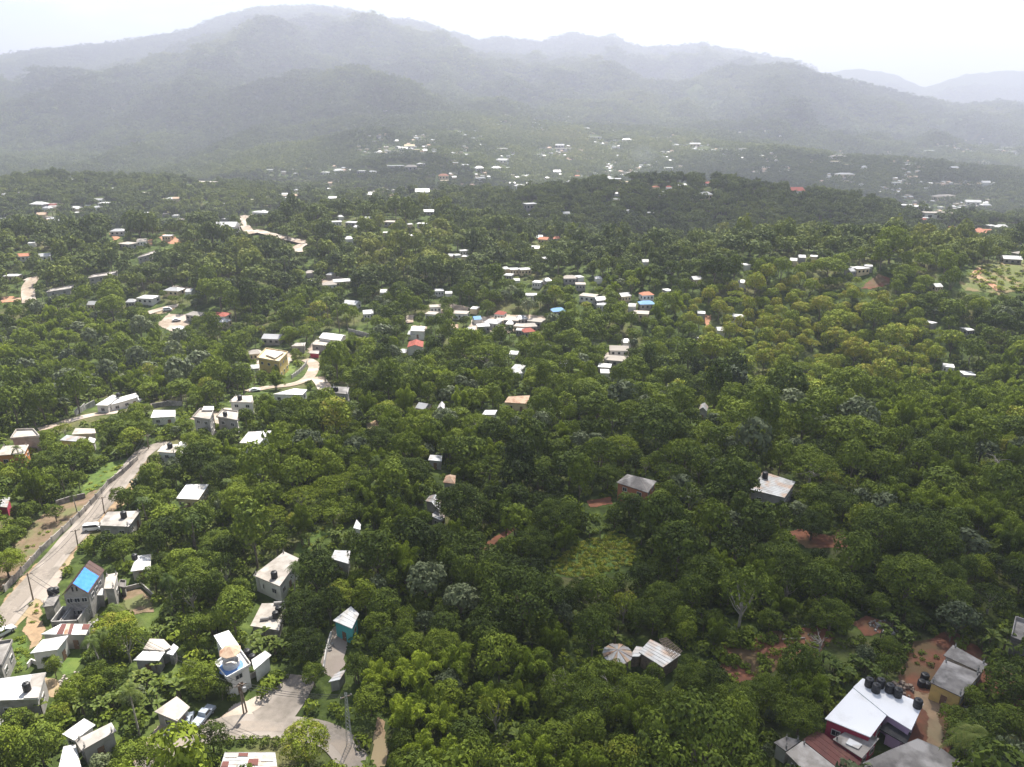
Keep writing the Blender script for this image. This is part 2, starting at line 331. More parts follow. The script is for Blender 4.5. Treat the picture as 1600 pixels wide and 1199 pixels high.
# ------------------------------------------------------------------ the ground: one sheet out to the horizon
def ground_material():
    m = bpy.data.materials.new('ground_cover'); m.use_nodes = True; n = m.node_tree.nodes; L = m.node_tree.links
    b = n['Principled BSDF']; b.inputs['Roughness'].default_value = 0.95; b.inputs['Specular IOR Level'].default_value = 0.1
    tcn = n.new('ShaderNodeTexCoord')
    def noise(sc, det=5):
        k = n.new('ShaderNodeTexNoise'); k.inputs['Scale'].default_value = sc; k.inputs['Detail'].default_value = det; L.new(tcn.outputs['Object'], k.inputs['Vector']); return k.outputs['Fac']
    def ramp(src, stops):
        r = n.new('ShaderNodeValToRGB'); e = r.color_ramp.elements
        while len(e) < len(stops): e.new(0.5)
        for i, (p, c) in enumerate(stops): e[i].position = p; e[i].color = lin(c)
        L.new(src, r.inputs['Fac']); return r.outputs['Color']
    def mix(f, a, b_):
        k = n.new('ShaderNodeMix'); k.data_type = 'RGBA'; L.new(f, k.inputs['Factor']); L.new(a, k.inputs['A']); L.new(b_, k.inputs['B']); return k.outputs['Result']
    green = ramp(noise(0.35, 8), [(0.3, (0.028, 0.040, 0.012)), (0.5, (0.05, 0.072, 0.018)), (0.68, (0.09, 0.12, 0.03))])
    dry = ramp(noise(0.9, 6), [(0.3, (0.10, 0.085, 0.045)), (0.7, (0.17, 0.15, 0.07))])
    base = mix(ramp(noise(0.04, 4), [(0.52, (0, 0, 0)), (0.66, (0.6, 0.6, 0.6))]), green, dry)
    # far meadows on the slopes
    a = n.new('ShaderNodeAttribute'); a.attribute_name = 'meadow'
    mead = ramp(noise(0.02, 6), [(0.3, (0.07, 0.10, 0.03)), (0.7, (0.12, 0.15, 0.04))])
    base = mix(a.outputs['Fac'], base, mead)
    L.new(base, b.inputs['Base Color'])
    bp = n.new('ShaderNodeBump'); bp.inputs['Distance'].default_value = 0.6; bp.inputs['Strength'].default_value = 0.5
    L.new(noise(0.8, 8), bp.inputs['Height']); L.new(bp.outputs['Normal'], b.inputs['Normal'])
    return m
MEADOWS = []                                              # filled from pixel spots: (x, y, radius)
for px, py, w_ in [(1100, 165, 26), (1085, 158, 16), (1460, 190, 34), (1340, 205, 16)]:
    p = hit(px, py)
    if p is not None: MEADOWS.append((p.x, p.y, w_ / scale_at(p)))
def meadow_at(x, y):
    v = np.zeros(np.shape(x))
    for mx_, my_, r in MEADOWS:
        d = np.hypot(x - mx_, (y - my_) * 0.5) / (r * (0.7 + 0.7 * fbm(x, y, r * 0.8, 3, 3)))
        v = np.maximum(v, 1 - sstep(0.7, 1.1, d))
    return v * 0.6
def build_ground():
    A = np.radians(np.linspace(-54, 54, 560)); R = np.concatenate([np.geomspace(15, 60, 12)[:-1], np.geomspace(60, 15000, 640)])
    aa, rr = np.meshgrid(A, R)
    x = rr * np.sin(aa); y = rr * np.cos(aa)
    z = T(x, y)
    V = np.stack([x, y, z], -1).reshape(-1, 3)
    nr, na = x.shape
    i = np.arange(nr - 1)[:, None] * na + np.arange(na - 1)[None, :]
    Fq = np.stack([i, i + 1, i + na + 1, i + na], -1).reshape(-1, 4)[:, ::-1]
    me = mesh_np('ground', V, Fq, ground_material(), smooth=True, attrs={'meadow': meadow_at(x, y).ravel()})
    return tag(link('ground', me), kind='structure')
build_ground()

# ------------------------------------------------------------------ sheets that lie on the ground
def in_poly(x, y, poly):
    x = np.asarray(x, float); y = np.asarray(y, float); c = np.zeros(x.shape, bool); n = len(poly)
    for i in range(n):
        x0, y0 = poly[i]; x1, y1 = poly[(i + 1) % n]
        if y0 == y1: continue
        k = ((y0 > y) != (y1 > y)) & (x < (x1 - x0) * (y - y0) / (y1 - y0) + x0)
        c ^= k
    return c
MW, MH = 800, 600                                          # half-size picture mask of what trees must not cover
FREE = np.zeros((MH, MW), bool)
_gx, _gy = np.meshgrid(np.arange(MW) * 2 + 1, np.arange(MH) * 2 + 1)
def reserve(poly):
    FREE[in_poly(_gx, _gy, poly)] = True
def ground_mat(name, a, b, c, s=0.5):
    return mat(name, a, b, s, 0.35, 0.65, rough=0.95, c3=c, scale3=0.12, bump=0.3)
M['asphalt'] = ground_mat('worn_dusty_road', (0.225, 0.195, 0.165), (0.165, 0.145, 0.12), (0.28, 0.245, 0.21), 0.8)
M['marl'] = ground_mat('pale_marl', (0.36, 0.29, 0.225), (0.25, 0.195, 0.145), (0.42, 0.36, 0.30))
M['tan'] = ground_mat('tan_dirt', (0.34, 0.235, 0.14), (0.22, 0.155, 0.095), (0.28, 0.22, 0.13))
M['browndirt'] = ground_mat('brown_dirt', (0.20, 0.135, 0.09), (0.12, 0.09, 0.05), (0.11, 0.12, 0.045))
M['redsoil'] = ground_mat('red_soil', (0.21, 0.085, 0.048), (0.13, 0.06, 0.036), (0.12, 0.08, 0.04))
M['orangesoil'] = ground_mat('orange_soil', (0.42, 0.21, 0.12), (0.30, 0.15, 0.09), (0.36, 0.24, 0.15))
M['lawn'] = ground_mat('short_grass', (0.095, 0.145, 0.026), (0.055, 0.09, 0.018), (0.11, 0.15, 0.03), 0.9)
M['drygrass'] = ground_mat('dry_grass', (0.13, 0.14, 0.045), (0.09, 0.11, 0.03), (0.19, 0.15, 0.07), 0.9)
M['pave'] = ground_mat('concrete_paving', (0.36, 0.31, 0.26), (0.27, 0.23, 0.19), (0.31, 0.26, 0.22))
def patch(name, poly, m, off=0.06, res=True, kind='structure', label=None, cat=None):
    """a sheet of ground cover seen inside that outline; its edge is broken up, and it lies just above the ground"""
    c = [hit(*p) for p in poly]; c = [p for p in c if p is not None]
    if len(c) < 3: return
    mid = sum((p.y for p in c)) / len(c)
    st = max(0.22, mid / 600)
    P2 = [(p.x, p.y) for p in c]
    x0, x1 = min(p[0] for p in P2), max(p[0] for p in P2); y0, y1 = min(p[1] for p in P2), max(p[1] for p in P2)
    st = max(st, (x1 - x0) / 300, (y1 - y0) / 300)
    xs = np.arange(x0 - st, x1 + 2 * st, st); ys = np.arange(y0 - st, y1 + 2 * st, st)
    X, Y = np.meshgrid(xs, ys)
    wl = max(2.5, (x1 - x0) / 6)
    jx = (fbm(X, Y, wl, 3, 7) - 0.5) * wl * 0.55; jy = (fbm(X, Y, wl, 3, 8) - 0.5) * wl * 0.55
    I = in_poly(X + jx, Y + jy, P2)
    Z = T(X, Y) + off * max(1, mid / 200)
    nr, na = X.shape
    i = np.arange(nr - 1)[:, None] * na + np.arange(na - 1)[None, :]
    ok = (I[:-1, :-1] & I[1:, :-1] & I[:-1, 1:] & I[1:, 1:])
    Fq = np.stack([i, i + 1, i + na + 1, i + na], -1)[ok]
    if len(Fq) == 0: return
    used, inv = np.unique(Fq, return_inverse=True)
    V = np.stack([X, Y, Z], -1).reshape(-1, 3)[used]
    me = mesh_np(name, V, inv.reshape(-1, 4), m, smooth=True)
    o = tag(link(name, me), label, cat, kind=kind)
    if res: reserve(poly)
    return o
def strip(name, pts, width, m, off=0.10, res=0.8):
    """a road along that line of pixels, width in metres"""
    P = [hit(*p) for p in pts]; P = [p for p in P if p is not None]
    # Catmull-Rom resample
    Q = []
    for i in range(len(P) - 1):
        a = P[max(i - 1, 0)]; b = P[i]; c = P[i + 1]; d = P[min(i + 2, len(P) - 1)]
        n = max(2, int((c - b).length / max(1.5, b.y / 200)))
        for k in range(n):
            t = k / n
            Q.append(0.5 * ((2 * b) + (c - a) * t + (2 * a - 5 * b + 4 * c - d) * t * t + (3 * b - a - 3 * c + d) * t ** 3))
    Q.append(P[-1])
    W = width if callable(width) else (lambda t: width)
    V = []; nc = 7; N = len(Q)
    for i, q in enumerate(Q):
        d = Q[min(i + 1, N - 1)] - Q[max(i - 1, 0)]; d.z = 0; d.normalize(); s = Vector((d.y, -d.x, 0)); ww = W(i / max(N - 1, 1))
        ww *= 1 + 0.12 * (vnoise(q.x, q.y, 6, 4) - 0.5)
        for k in range(nc):
            p = q + s * (ww * (k / (nc - 1) - 0.5)); V.append((p.x, p.y))
    V = np.array(V); Z = T(V[:, 0], V[:, 1]) + off * max(1.0, P[0].y / 200)
    V = np.column_stack([V, Z])
    F = [(i * nc + k, i * nc + k + 1, (i + 1) * nc + k + 1, (i + 1) * nc + k) for i in range(N - 1) for k in range(nc - 1)]
    me = mesh_np(name, V, np.array(F), m, smooth=True)
    o = tag(link(name, me), kind='structure')
    if res:
        pj = []
        L_ = [project(*V[i * nc + 0])[:2] for i in range(N)]; R_ = [project(*V[i * nc + nc - 1])[:2] for i in range(N)]
        for i in range(N - 1):
            reserve([L_[i], L_[i + 1], R_[i + 1], R_[i]])
    return o
# patches first, roads above them
patch('dirt_field', [(-20, 930), (-10, 880), (28, 845), (52, 815), (84, 792), (120, 780), (150, 766), (166, 760), (150, 776), (118, 805), (92, 835), (60, 865), (34, 898), (8, 925)], M['browndirt'])
patch('grass', [(120, 778), (140, 742), (172, 722), (212, 714), (196, 734), (172, 754), (140, 770)], M['lawn'])
patch('roadside_dirt', [(30, 905), (70, 868), (104, 838), (130, 812), (165, 772), (205, 735), (222, 716), (240, 700), (230, 728), (215, 752), (200, 785), (178, 800), (150, 830), (120, 862), (112, 880), (92, 905), (72, 940), (45, 962), (20, 985), (-10, 1000), (-10, 960)], M['tan'], off=0.05, res=False)
patch('yard', [(52, 935), (88, 888), (100, 895), (88, 930), (70, 948)], M['pave'], off=0.11)
patch('dirt_yard', [(40, 960), (62, 948), (70, 985), (60, 1010), (48, 1015), (38, 985)], M['tan'])
patch('dirt_yard', [(192, 925), (222, 920), (240, 938), (240, 958), (205, 962), (192, 945)], M['browndirt'], off=0.09)
patch('lawn', [(92, 1020), (122, 1016), (130, 1025), (118, 1050), (96, 1058), (86, 1040)], M['lawn'])
patch('lawn', [(20, 1000), (40, 995), (48, 1030), (30, 1050), (20, 1030)], M['lawn'])
patch('dirt_yard', [(58, 1052), (80, 1058), (100, 1075), (82, 1090), (66, 1085)], M['tan'])
patch('grass', [(455, 862), (470, 845), (500, 826), (520, 812), (515, 838), (498, 858), (470, 866)], M['lawn'])
patch('grass', [(860, 880), (900, 850), (960, 830), (1000, 850), (985, 885), (920, 905), (868, 900)], M['lawn'], res=True)
patch('courtyard', [(500, 1052), (508, 1010), (518, 985), (532, 972), (546, 985), (542, 1010), (538, 1040), (524, 1062)], M['pave'])
patch('roadside_dirt', [(205, 1180), (252, 1125), (300, 1122), (345, 1120), (370, 1100), (420, 1080), (455, 1062), (478, 1062), (462, 1100), (445, 1135), (400, 1143), (320, 1152), (300, 1175), (260, 1200), (205, 1205)], M['marl'], off=0.05, res=False)
patch('dirt_track', [(576, 1199), (584, 1150), (588, 1120), (603, 1128), (604, 1199)], M['tan'])
patch('red_soil', [(1400, 1080), (1412, 1005), (1490, 985), (1560, 1040), (1610, 1060), (1610, 1110), (1560, 1150), (1500, 1140), (1486, 1190), (1436, 1180), (1400, 1150)], M['redsoil'], off=0.03, res=False)
patch('red_soil', [(1232, 832), (1250, 826), (1300, 838), (1312, 824), (1330, 846), (1330, 856), (1260, 858)], M['redsoil'])
patch('red_soil', [(1120, 1010), (1160, 1000), (1215, 985), (1290, 975), (1310, 1000), (1270, 1030), (1210, 1050), (1150, 1068), (1118, 1050)], M['redsoil'], res=False)
reserve([(1210, 990), (1290, 976), (1302, 992), (1245, 1012)]); reserve([(1128, 1036), (1190, 1012), (1232, 1030), (1165, 1060)]); reserve([(1270, 1012), (1300, 1004), (1312, 1020), (1280, 1030)])
patch('red_soil', [(1330, 972), (1352, 962), (1392, 972), (1385, 990), (1350, 994)], M['redsoil'])
patch('red_soil', [(1412, 1040), (1425, 1012), (1470, 990), (1488, 1005), (1478, 1035), (1462, 1060), (1470, 1080), (1440, 1085), (1425, 1068)], M['redsoil'])
patch('dirt_path', [(1428, 1078), (1462, 1082), (1500, 1092), (1482, 1108), (1468, 1118), (1476, 1172), (1450, 1172), (1448, 1120), (1432, 1100)], M['tan'])
patch('red_soil', [(1500, 1095), (1535, 1060), (1570, 1060), (1580, 1090), (1550, 1130), (1520, 1130)], M['redsoil'], res=False)
patch('red_soil', [(745, 858), (770, 842), (800, 822), (806, 828), (785, 845), (760, 860)], M['redsoil'])
patch('red_soil', [(915, 782), (955, 775), (960, 788), (920, 794)], M['redsoil'])
patch('bare_slope', [(1343, 453), (1358, 437), (1373, 428), (1392, 434), (1392, 444), (1380, 450), (1360, 452)], M['redsoil'])
patch('grass', [(1500, 440), (1520, 420), (1560, 408), (1598, 404), (1610, 455), (1560, 462), (1510, 455)], M['drygrass'])
strip('dirt_path', [(1562, 456), (1545, 443), (1530, 435), (1524, 430), (1535, 421)], 4.0, M['orangesoil'], off=0.2)
patch('bare_slope', [(248, 372), (255, 366), (275, 370), (286, 380), (270, 383), (256, 380)], M['orangesoil'])
patch('bare_slope', [(228, 376), (238, 374), (240, 384), (230, 384)], M['orangesoil'])
patch('bare_slope', [(168, 364), (178, 365), (190, 372), (178, 378)], M['orangesoil'])
patch('bare_slope', [(0, 470), (2, 464), (20, 463), (36, 466), (30, 472), (0, 474)], M['orangesoil'])
patch('yard', [(245, 508), (262, 490), (292, 492), (298, 510), (270, 520)], M['marl'])
patch('dirt_yard', [(236, 488), (250, 482), (282, 476), (268, 488), (245, 492)], M['tan'])
patch('grass', [(440, 578), (452, 572), (466, 571), (460, 582), (446, 590)], M['lawn'])
patch('bare_slope', [(1098, 492), (1112, 492), (1108, 512), (1102, 516)], M['orangesoil'])
patch('dirt_yard', [(285, 795), (278, 805), (262, 800), (268, 790)], M['tan'])
patch('dirt_yard', [(572, 662), (590, 655), (592, 668), (575, 676)], M['tan'])
patch('dirt_yard', [(130, 800), (150, 790), (160, 806), (150, 818), (128, 822)], M['marl'], off=0.07)
for q in ([(725, 516), (740, 496), (790, 490), (852, 494), (850, 514), (790, 522)], [(938, 574), (946, 552), (975, 538), (990, 560), (965, 576)], [(676, 494), (700, 474), (736, 480), (722, 500)], [(398, 566), (402, 549), (452, 549), (458, 564), (430, 586)], [(478, 552), (486, 538), (522, 536), (560, 532), (584, 534), (540, 545), (500, 553)], [(298, 655), (310, 640), (372, 638), (378, 658), (340, 664)], [(262, 458), (270, 446), (300, 450), (300, 460)], [(475, 440), (520, 430), (552, 438), (510, 446), (486, 448)], [(640, 520), (644, 508), (670, 510), (664, 522)]): patch('yard', q, M['marl'], off=0.08, res=False)
strip('road', [(-40, 1020), (-10, 988), (18, 955), (48, 918), (75, 886), (100, 856), (127, 826), (152, 795), (178, 765), (202, 735), (220, 712), (236, 700)], 6.0, M['asphalt'], off=0.13)
strip('road', [(236, 700), (250, 696), (262, 695)], 4.5, M['asphalt'], off=0.14)
strip('road', [(60, 672), (90, 664), (115, 656), (150, 648), (198, 642), (240, 632)], 4.5, M['marl'], off=0.13)
strip('road', [(385, 612), (420, 606), (455, 602), (478, 594), (488, 582), (490, 570), (478, 562)], 5.0, M['marl'], off=0.2)
strip('road', [(495, 590), (503, 600), (510, 612)], 5.5, M['marl'], off=0.2)
strip('road', [(640, 506), (640, 498), (642, 494)], 4.0, M['marl'], off=0.3)
strip('road', [(400, 337), (387, 342), (380, 349), (384, 357), (405, 364), (430, 371), (455, 377), (478, 382)], 6.5, M['marl'], off=0.35)
strip('road', [(478, 382), (466, 388), (466, 396)], 6.5, M['marl'], off=0.36)
strip('road', [(42, 440), (52, 436), (46, 446), (44, 456), (46, 474)], 7, M['marl'], off=0.3)
strip('road', [(232, 490), (252, 484), (280, 478)], 4, M['marl'], off=0.2)
strip('road', [(471, 1056), (462, 1075), (448, 1096), (430, 1118), (415, 1130)], lambda t: 6.0 + 1.5 * t, M['asphalt'], off=0.13)
strip('road', [(225, 1205), (262, 1172), (310, 1150), (360, 1138), (400, 1136), (450, 1138), (500, 1146), (528, 1160), (545, 1180), (556, 1205), (560, 1230)], 5.2, M['asphalt'], off=0.18)

strip('road_wear', [(-40, 1020), (-10, 988), (18, 955), (48, 918), (75, 886), (100, 856), (127, 826), (152, 795), (178, 765), (202, 735), (220, 712)], 2.6, ground_mat('worn_wheel_tracks', (0.26, 0.225, 0.19), (0.185, 0.16, 0.135), (0.22, 0.19, 0.16), 1.4), off=0.16, res=False)
strip('road_wear', [(262, 1172), (310, 1150), (360, 1138), (400, 1136), (450, 1138), (500, 1146), (528, 1160), (545, 1180), (556, 1205)], 2.2, ground_mat('patched_surface', (0.17, 0.15, 0.13), (0.235, 0.205, 0.175), (0.26, 0.22, 0.18), 1.2), off=0.21, res=False)
# ------------------------------------------------------------------ plants: prototypes
def unit(v): return v / np.maximum(np.linalg.norm(v, axis=1, keepdims=True), 1e-9)
def leaf_quads(P, N, size, rng, aspect=1.6, jit=0.55, droop=0.0):
    """one diamond leaf (or leaf spray) per point, roughly facing N"""
    n = len(P)
    N = unit(N + rng.normal(0, jit, (n, 3)))
    Tg = rng.normal(0, 1, (n, 3)); Tg[:, 2] -= droop
    Tg = unit(Tg - (Tg * N).sum(1, keepdims=True) * N); B = np.cross(N, Tg)
    s = (size * rng.uniform(0.65, 1.35, n))[:, None]
    a = P + Tg * s * 0.5 * aspect; c = P - Tg * s * 0.5 * aspect; b = P + B * s * 0.42 + N * s * 0.12; d = P - B * s * 0.42 + N * s * 0.12
    V = np.stack([a, b, c, d], 1).reshape(-1, 3)
    F = np.arange(4 * n).reshape(-1, 4)
    return V, F
def blob_leaves(C, R, dens, size, rng, squash=0.8, low=-0.35, jit=0.55, aspect=1.5, droop=0.0):
    C = np.asarray(C, float); R = np.asarray(R, float)
    cnt = np.maximum((dens * R ** 2).astype(int), 4); idx = np.repeat(np.arange(len(R)), cnt); n = len(idx)
    D = unit(rng.normal(0, 1, (n, 3))); bad = D[:, 2] < low; D[bad, 2] *= -1
    rad = R[idx] * rng.uniform(0.72, 1.08, n)
    P = C[idx] + D * rad[:, None] * np.array([1, 1, squash])
    keep = np.ones(n, bool)
    for k in range(len(R)):
        d2 = (((P - C[k]) / np.array([1, 1, squash])) ** 2).sum(1)
        keep &= ~((d2 < (0.66 * R[k]) ** 2) & (idx != k))
    P, D, idx = P[keep], D[keep], idx[keep]
    V, F = leaf_quads(P, D, size, rng, aspect, jit, droop)
    bt = rng.random(len(R)); tone = 0.55 * bt[idx] + 0.45 * rng.random(len(idx))
    return V, F, np.repeat(tone, 4)
def join(parts):
    V = []; F = []; A = []; o = 0
    for v, f, a in parts:
        V.append(v); F.append(f + o); A.append(a); o += len(v)
    return np.concatenate(V), np.concatenate(F), np.concatenate(A)
def tube_np(pts, rads, n=5):
    pts = np.asarray(pts, float); V = []; F = []
    for i, p in enumerate(pts):
        d = pts[min(i + 1, len(pts) - 1)] - pts[max(i - 1, 0)]; d = d / max(np.linalg.norm(d), 1e-6)
        u = np.cross(d, [0.3, 0.9, 0.1]); u /= max(np.linalg.norm(u), 1e-6); w_ = np.cross(d, u)
        for k in range(n):
            t = 2 * math.pi * k / n; V.append(p + rads[i] * (u * math.cos(t) + w_ * math.sin(t)))
    for i in range(len(pts) - 1):
        for k in range(n): F.append((i * n + k, i * n + (k + 1) % n, (i + 1) * n + (k + 1) % n, (i + 1) * n + k))
    V = np.array(V); return V, np.array(F), np.zeros(len(V))
def trunk_np(h, r0, limbs, rng):
    parts = [tube_np([(0, 0, -1.2), (0.05, 0, h * 0.35), (0.15 * rng.normal(), 0.15 * rng.normal(), h * 0.72)], [r0 * 1.35, r0, r0 * 0.7], 7)]
    for c in limbs:
        s = np.array([0, 0, h * rng.uniform(0.3, 0.7)]); e = np.asarray(c, float); m = s * 0.45 + e * 0.55 + np.array([0, 0, -0.06 * h])
        parts.append(tube_np([s, m, e], [r0 * 0.5, r0 * 0.32, r0 * 0.12], 5))
    return join(parts)
PROTO = {}                                               # kind -> list of (crown mesh, trunk mesh, crown radius, crown-centre height)
LODM = {}                                                # (kind, lod) -> list of single meshes for the forest
def shell(n, rx, rz, zc, rng, rmin, rmax, low=-0.25):
    C = []; R = []
    for k in range(n):
        ph = k * 2.39996 + rng.normal(0, 0.25); u = 1 - (k + 0.5) / n * (1 - low); st = math.sqrt(max(0, 1 - u * u)); q = rng.uniform(0.62, 0.98)
        C.append((rx * q * st * math.cos(ph), rx * q * st * math.sin(ph), zc + rz * q * u)); R.append(rng.uniform(rmin, rmax))
    return np.array(C), np.array(R)
def crown_of(kind, rng, q):
    """q: 1 near, lower further away; returns blobs and leaf size"""
    if kind == 'round':
        C, R = shell(int(30), 3.3, 3.0, 5.4, rng, 1.1, 1.9); return C, R, 4.4, 5.4
    if kind == 'tall':
        C, R = shell(int(34), 2.9, 4.6, 7.2, rng, 1.0, 1.75, -0.6); return C, R, 4.0, 7.2
    if kind == 'airy':
        C, R = shell(22, 3.5, 3.3, 6.0, rng, 0.7, 1.35, -0.1); return C, R, 4.3, 6.0
    if kind == 'big':
        C, R = shell(80, 7.6, 5.2, 8.5, rng, 1.3, 2.6); return C, R, 9.0, 8.5
    if kind == 'umbrella':
        n = 46; C = []; R = []
        for k in range(n):
            rr = 6.6 * math.sqrt((k + 0.5) / n); ph = k * 2.39996
            C.append((rr * math.cos(ph), rr * math.sin(ph), 8.6 - 0.045 * rr * rr + rng.normal(0, 0.25))); R.append(rng.uniform(0.95, 1.5))
        return np.array(C), np.array(R), 7.6, 8.0
    if kind == 'grey':
        C, R = shell(26, 3.5, 3.0, 5.6, rng, 0.9, 1.6); return C, R, 4.3, 5.6
    if kind == 'bush':
        C, R = shell(9, 1.2, 0.9, 0.7, rng, 0.5, 0.95, 0.0); return C, R, 1.7, 0.9
LEAF = {'round': 0.36, 'tall': 0.36, 'airy': 0.35, 'big': 0.42, 'umbrella': 0.32, 'grey': 0.54, 'bush': 0.36}
LMAT = {'round': 'leaf', 'tall': 'leaf', 'airy': 'leaf', 'big': 'leaf', 'umbrella': 'leaf', 'grey': 'leafgrey', 'bush': 'leaf', 'bamboo': 'bamboo', 'palm': 'palmleaf', 'banana': 'palmleaf'}
def tree_geo(kind, seed, q=1.0):
    rng = np.random.default_rng(seed)
    C, R, rad, zc = crown_of(kind, rng, q)
    ls = LEAF[kind] / (q ** 0.5)
    dens = {'round': 49, 'tall': 49, 'airy': 37, 'big': 37, 'umbrella': 50, 'grey': 27, 'bush': 45}[kind] * q
    sq = 0.45 if kind == 'umbrella' else 0.85
    jit = {'umbrella': 0.4, 'airy': 0.6}.get(kind, 0.32)
    V, F, A = blob_leaves(C, R, dens, ls, rng, sq, -0.5, jit)
    lim = [c * np.array([0.8, 0.8, 0.92]) for c in C[:: max(1, len(C) // (9 if q > 0.5 else 3))]]
    tk = trunk_np(zc * 0.95, {'big': 0.42, 'umbrella': 0.32}.get(kind, 0.2), lim, rng) if kind != 'bush' else trunk_np(0.8, 0.05, [C[0], C[-1]], rng)
    return (V, F, A), tk, rad, zc
def bamboo_geo(seed, q=1.0):
    rng = np.random.default_rng(seed); LV = []; TV = []
    nc = 11
    for k in range(nc):
        ph = k * 2.4 + rng.normal(0, 0.3); h = rng.uniform(8.0, 12.0); out = rng.uniform(1.0, 5.4)
        d = np.array([math.cos(ph), math.sin(ph), 0]); base = d * rng.uniform(0.1, 0.8)
        f = lambda t: base + d * out * t ** 2.2 + np.array([0, 0, h * (1.05 * t - 0.36 * t ** 4 * out / 3.2)])
        TV.append(tube_np(np.array([f(t) for t in (0, .25, .5, .75, 1)]), np.array([0.07, 0.06, 0.05, 0.03, 0.012]), 4))
        t2 = np.linspace(0.34, 1.0, 14); pc = np.array([f(t) for t in t2])
        rr = 0.95 * np.sin(np.pi * np.clip((t2 - 0.22) / 0.84, 0, 1)) ** 0.7 + 0.12
        V, F, A = blob_leaves(pc, rr, 62 * q, 0.26 / q ** 0.5, rng, 0.95, -0.9, 0.45, 3.4, 1.8)
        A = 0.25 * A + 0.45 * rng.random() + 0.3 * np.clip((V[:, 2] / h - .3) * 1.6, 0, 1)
        LV.append((V, F, A))
    return join(LV), join(TV), 5.0, 6.8
def palm_geo(seed, q=1.0):
    rng = np.random.default_rng(seed); h = rng.uniform(8.5, 10.5); lean = rng.uniform(0.3, 1.4)
    top = np.array([lean, 0, h]); tv = tube_np([(0, 0, -1), (lean * 0.25, 0, h * 0.4), (lean * 0.7, 0, h * 0.8), top], [0.24, 0.17, 0.14, 0.13], 7)
    V = []; F = []; n = 20 if q > 0.5 else 13
    for k in range(n):
        ph = 2 * math.pi * k / n + rng.normal(0, 0.12); el = rng.uniform(-0.15, 1.15); L = rng.uniform(2.9, 3.7); d = np.array([math.cos(ph), math.sin(ph), 0]); sd = np.array([-d[1], d[0], 0])
        m = 9 if q > 0.5 else 5; prev = None; ax = [top + d * L * t * math.cos(el) * (1 - 0.12 * t) + np.array([0, 0, L * (math.sin(el) * t - (0.42 + 0.25 * math.cos(el)) * t * t * 1.25)]) for t in np.linspace(0.06, 1, m + 1)]
        for i in range(m):
            a, b = ax[i], ax[i + 1]; t = (i + 0.5) / m; wd = 0.72 * math.sin(math.pi * (0.12 + 0.85 * t)) ** 0.7
            for s in (1, -1):
                for jj in range(2 if q > 0.5 else 1):
                    f0 = jj * 0.5; f1 = f0 + (0.36 if q > 0.5 else 0.85); p0 = a + (b - a) * f0; p1 = a + (b - a) * f1
                    tip = (p0 + p1) / 2 + sd * s * wd + np.array([0, 0, -0.42 * wd]) + (b - a) * 0.5
                    o = len(V); V += [p0, p1, tip + (b - a) * 0.08, tip - (b - a) * 0.08]; F.append((o, o + 1, o + 2, o + 3))
    V = np.array(V); return (V, np.array(F), np.repeat(rng.random(len(F)), 4)), tv, 3.2, h
def banana_geo(seed, q=1.0):
    rng = np.random.default_rng(seed); V = []; F = []; TV = []
    for s_ in range(rng.integers(3, 6)):
        bx = rng.normal(0, 1.1, 2); h = rng.uniform(1.6, 3.0); TV.append(tube_np([(bx[0], bx[1], -0.4), (bx[0], bx[1], h)], [0.14, 0.09], 6))
        top = np.array([bx[0], bx[1], h]); n = rng.integers(6, 9)
        for k in range(n):
            ph = 2 * math.pi * k / n + rng.normal(0, 0.3); el = rng.uniform(0.5, 1.25); L = rng.uniform(1.7, 2.5); d = np.array([math.cos(ph), math.sin(ph), 0]); sd = np.array([-d[1], d[0], 0]); m = 4
            ax = [top + d * L * t * math.cos(el) + np.array([0, 0, L * (math.sin(el) * t - 0.62 * t * t)]) for t in np.linspace(0.05, 1, m + 1)]
            wd = [0.08, 0.30, 0.34, 0.26, 0.03]
            for i in range(m):
                for s in (1, -1):
                    o = len(V); V += [ax[i], ax[i + 1], ax[i + 1] + sd * s * wd[i + 1] + np.array([0, 0, 0.1]), ax[i] + sd * s * wd[i] + np.array([0, 0, 0.1])]; F.append((o, o + 1, o + 2, o + 3) if s > 0 else (o + 3, o + 2, o + 1, o))
    V = np.array(V); return (V, np.array(F), np.repeat(rng.random(len(F)), 4)), join(TV), 2.4, 2.4
def geo(kind, seed, q=1.0):
    if kind == 'bamboo': return bamboo_geo(seed, q)
    if kind == 'palm': return palm_geo(seed, q)
    if kind == 'banana': return banana_geo(seed, q)
    return tree_geo(kind, seed, q)
def protos():
    for kind, n in (('round', 4), ('tall', 2), ('airy', 3), ('big', 3), ('umbrella', 2), ('grey', 2), ('bamboo', 3), ('palm', 3), ('banana', 3), ('bush', 3)):
        PROTO[kind] = []
        for k in range(n):
            c, t, rad, zc = geo(kind, 100 * k + hash_(kind), 1.0)
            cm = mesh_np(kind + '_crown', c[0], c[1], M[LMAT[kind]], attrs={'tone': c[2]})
            tm = mesh_np(kind + '_trunk', t[0], t[1], M['paletrunk' if kind in ('umbrella', 'airy', 'palm') else 'bark'])
            PROTO[kind].append((cm, tm, rad, zc))
def hash_(s): return sum(ord(ch) * (i + 3) for i, ch in enumerate(s)) % 97
protos()
NAMES = {'round': 'broadleaf_tree', 'tall': 'broadleaf_tree', 'airy': 'broadleaf_tree', 'big': 'spreading_tree', 'umbrella': 'umbrella_tree', 'grey': 'broadleaf_tree', 'bamboo': 'bamboo_clump', 'palm': 'coconut_palm', 'banana': 'banana_plant', 'bush': 'shrub'}
CATS = {'bamboo': 'bamboo', 'palm': 'palm tree', 'banana': 'banana plant', 'bush': 'shrub'}
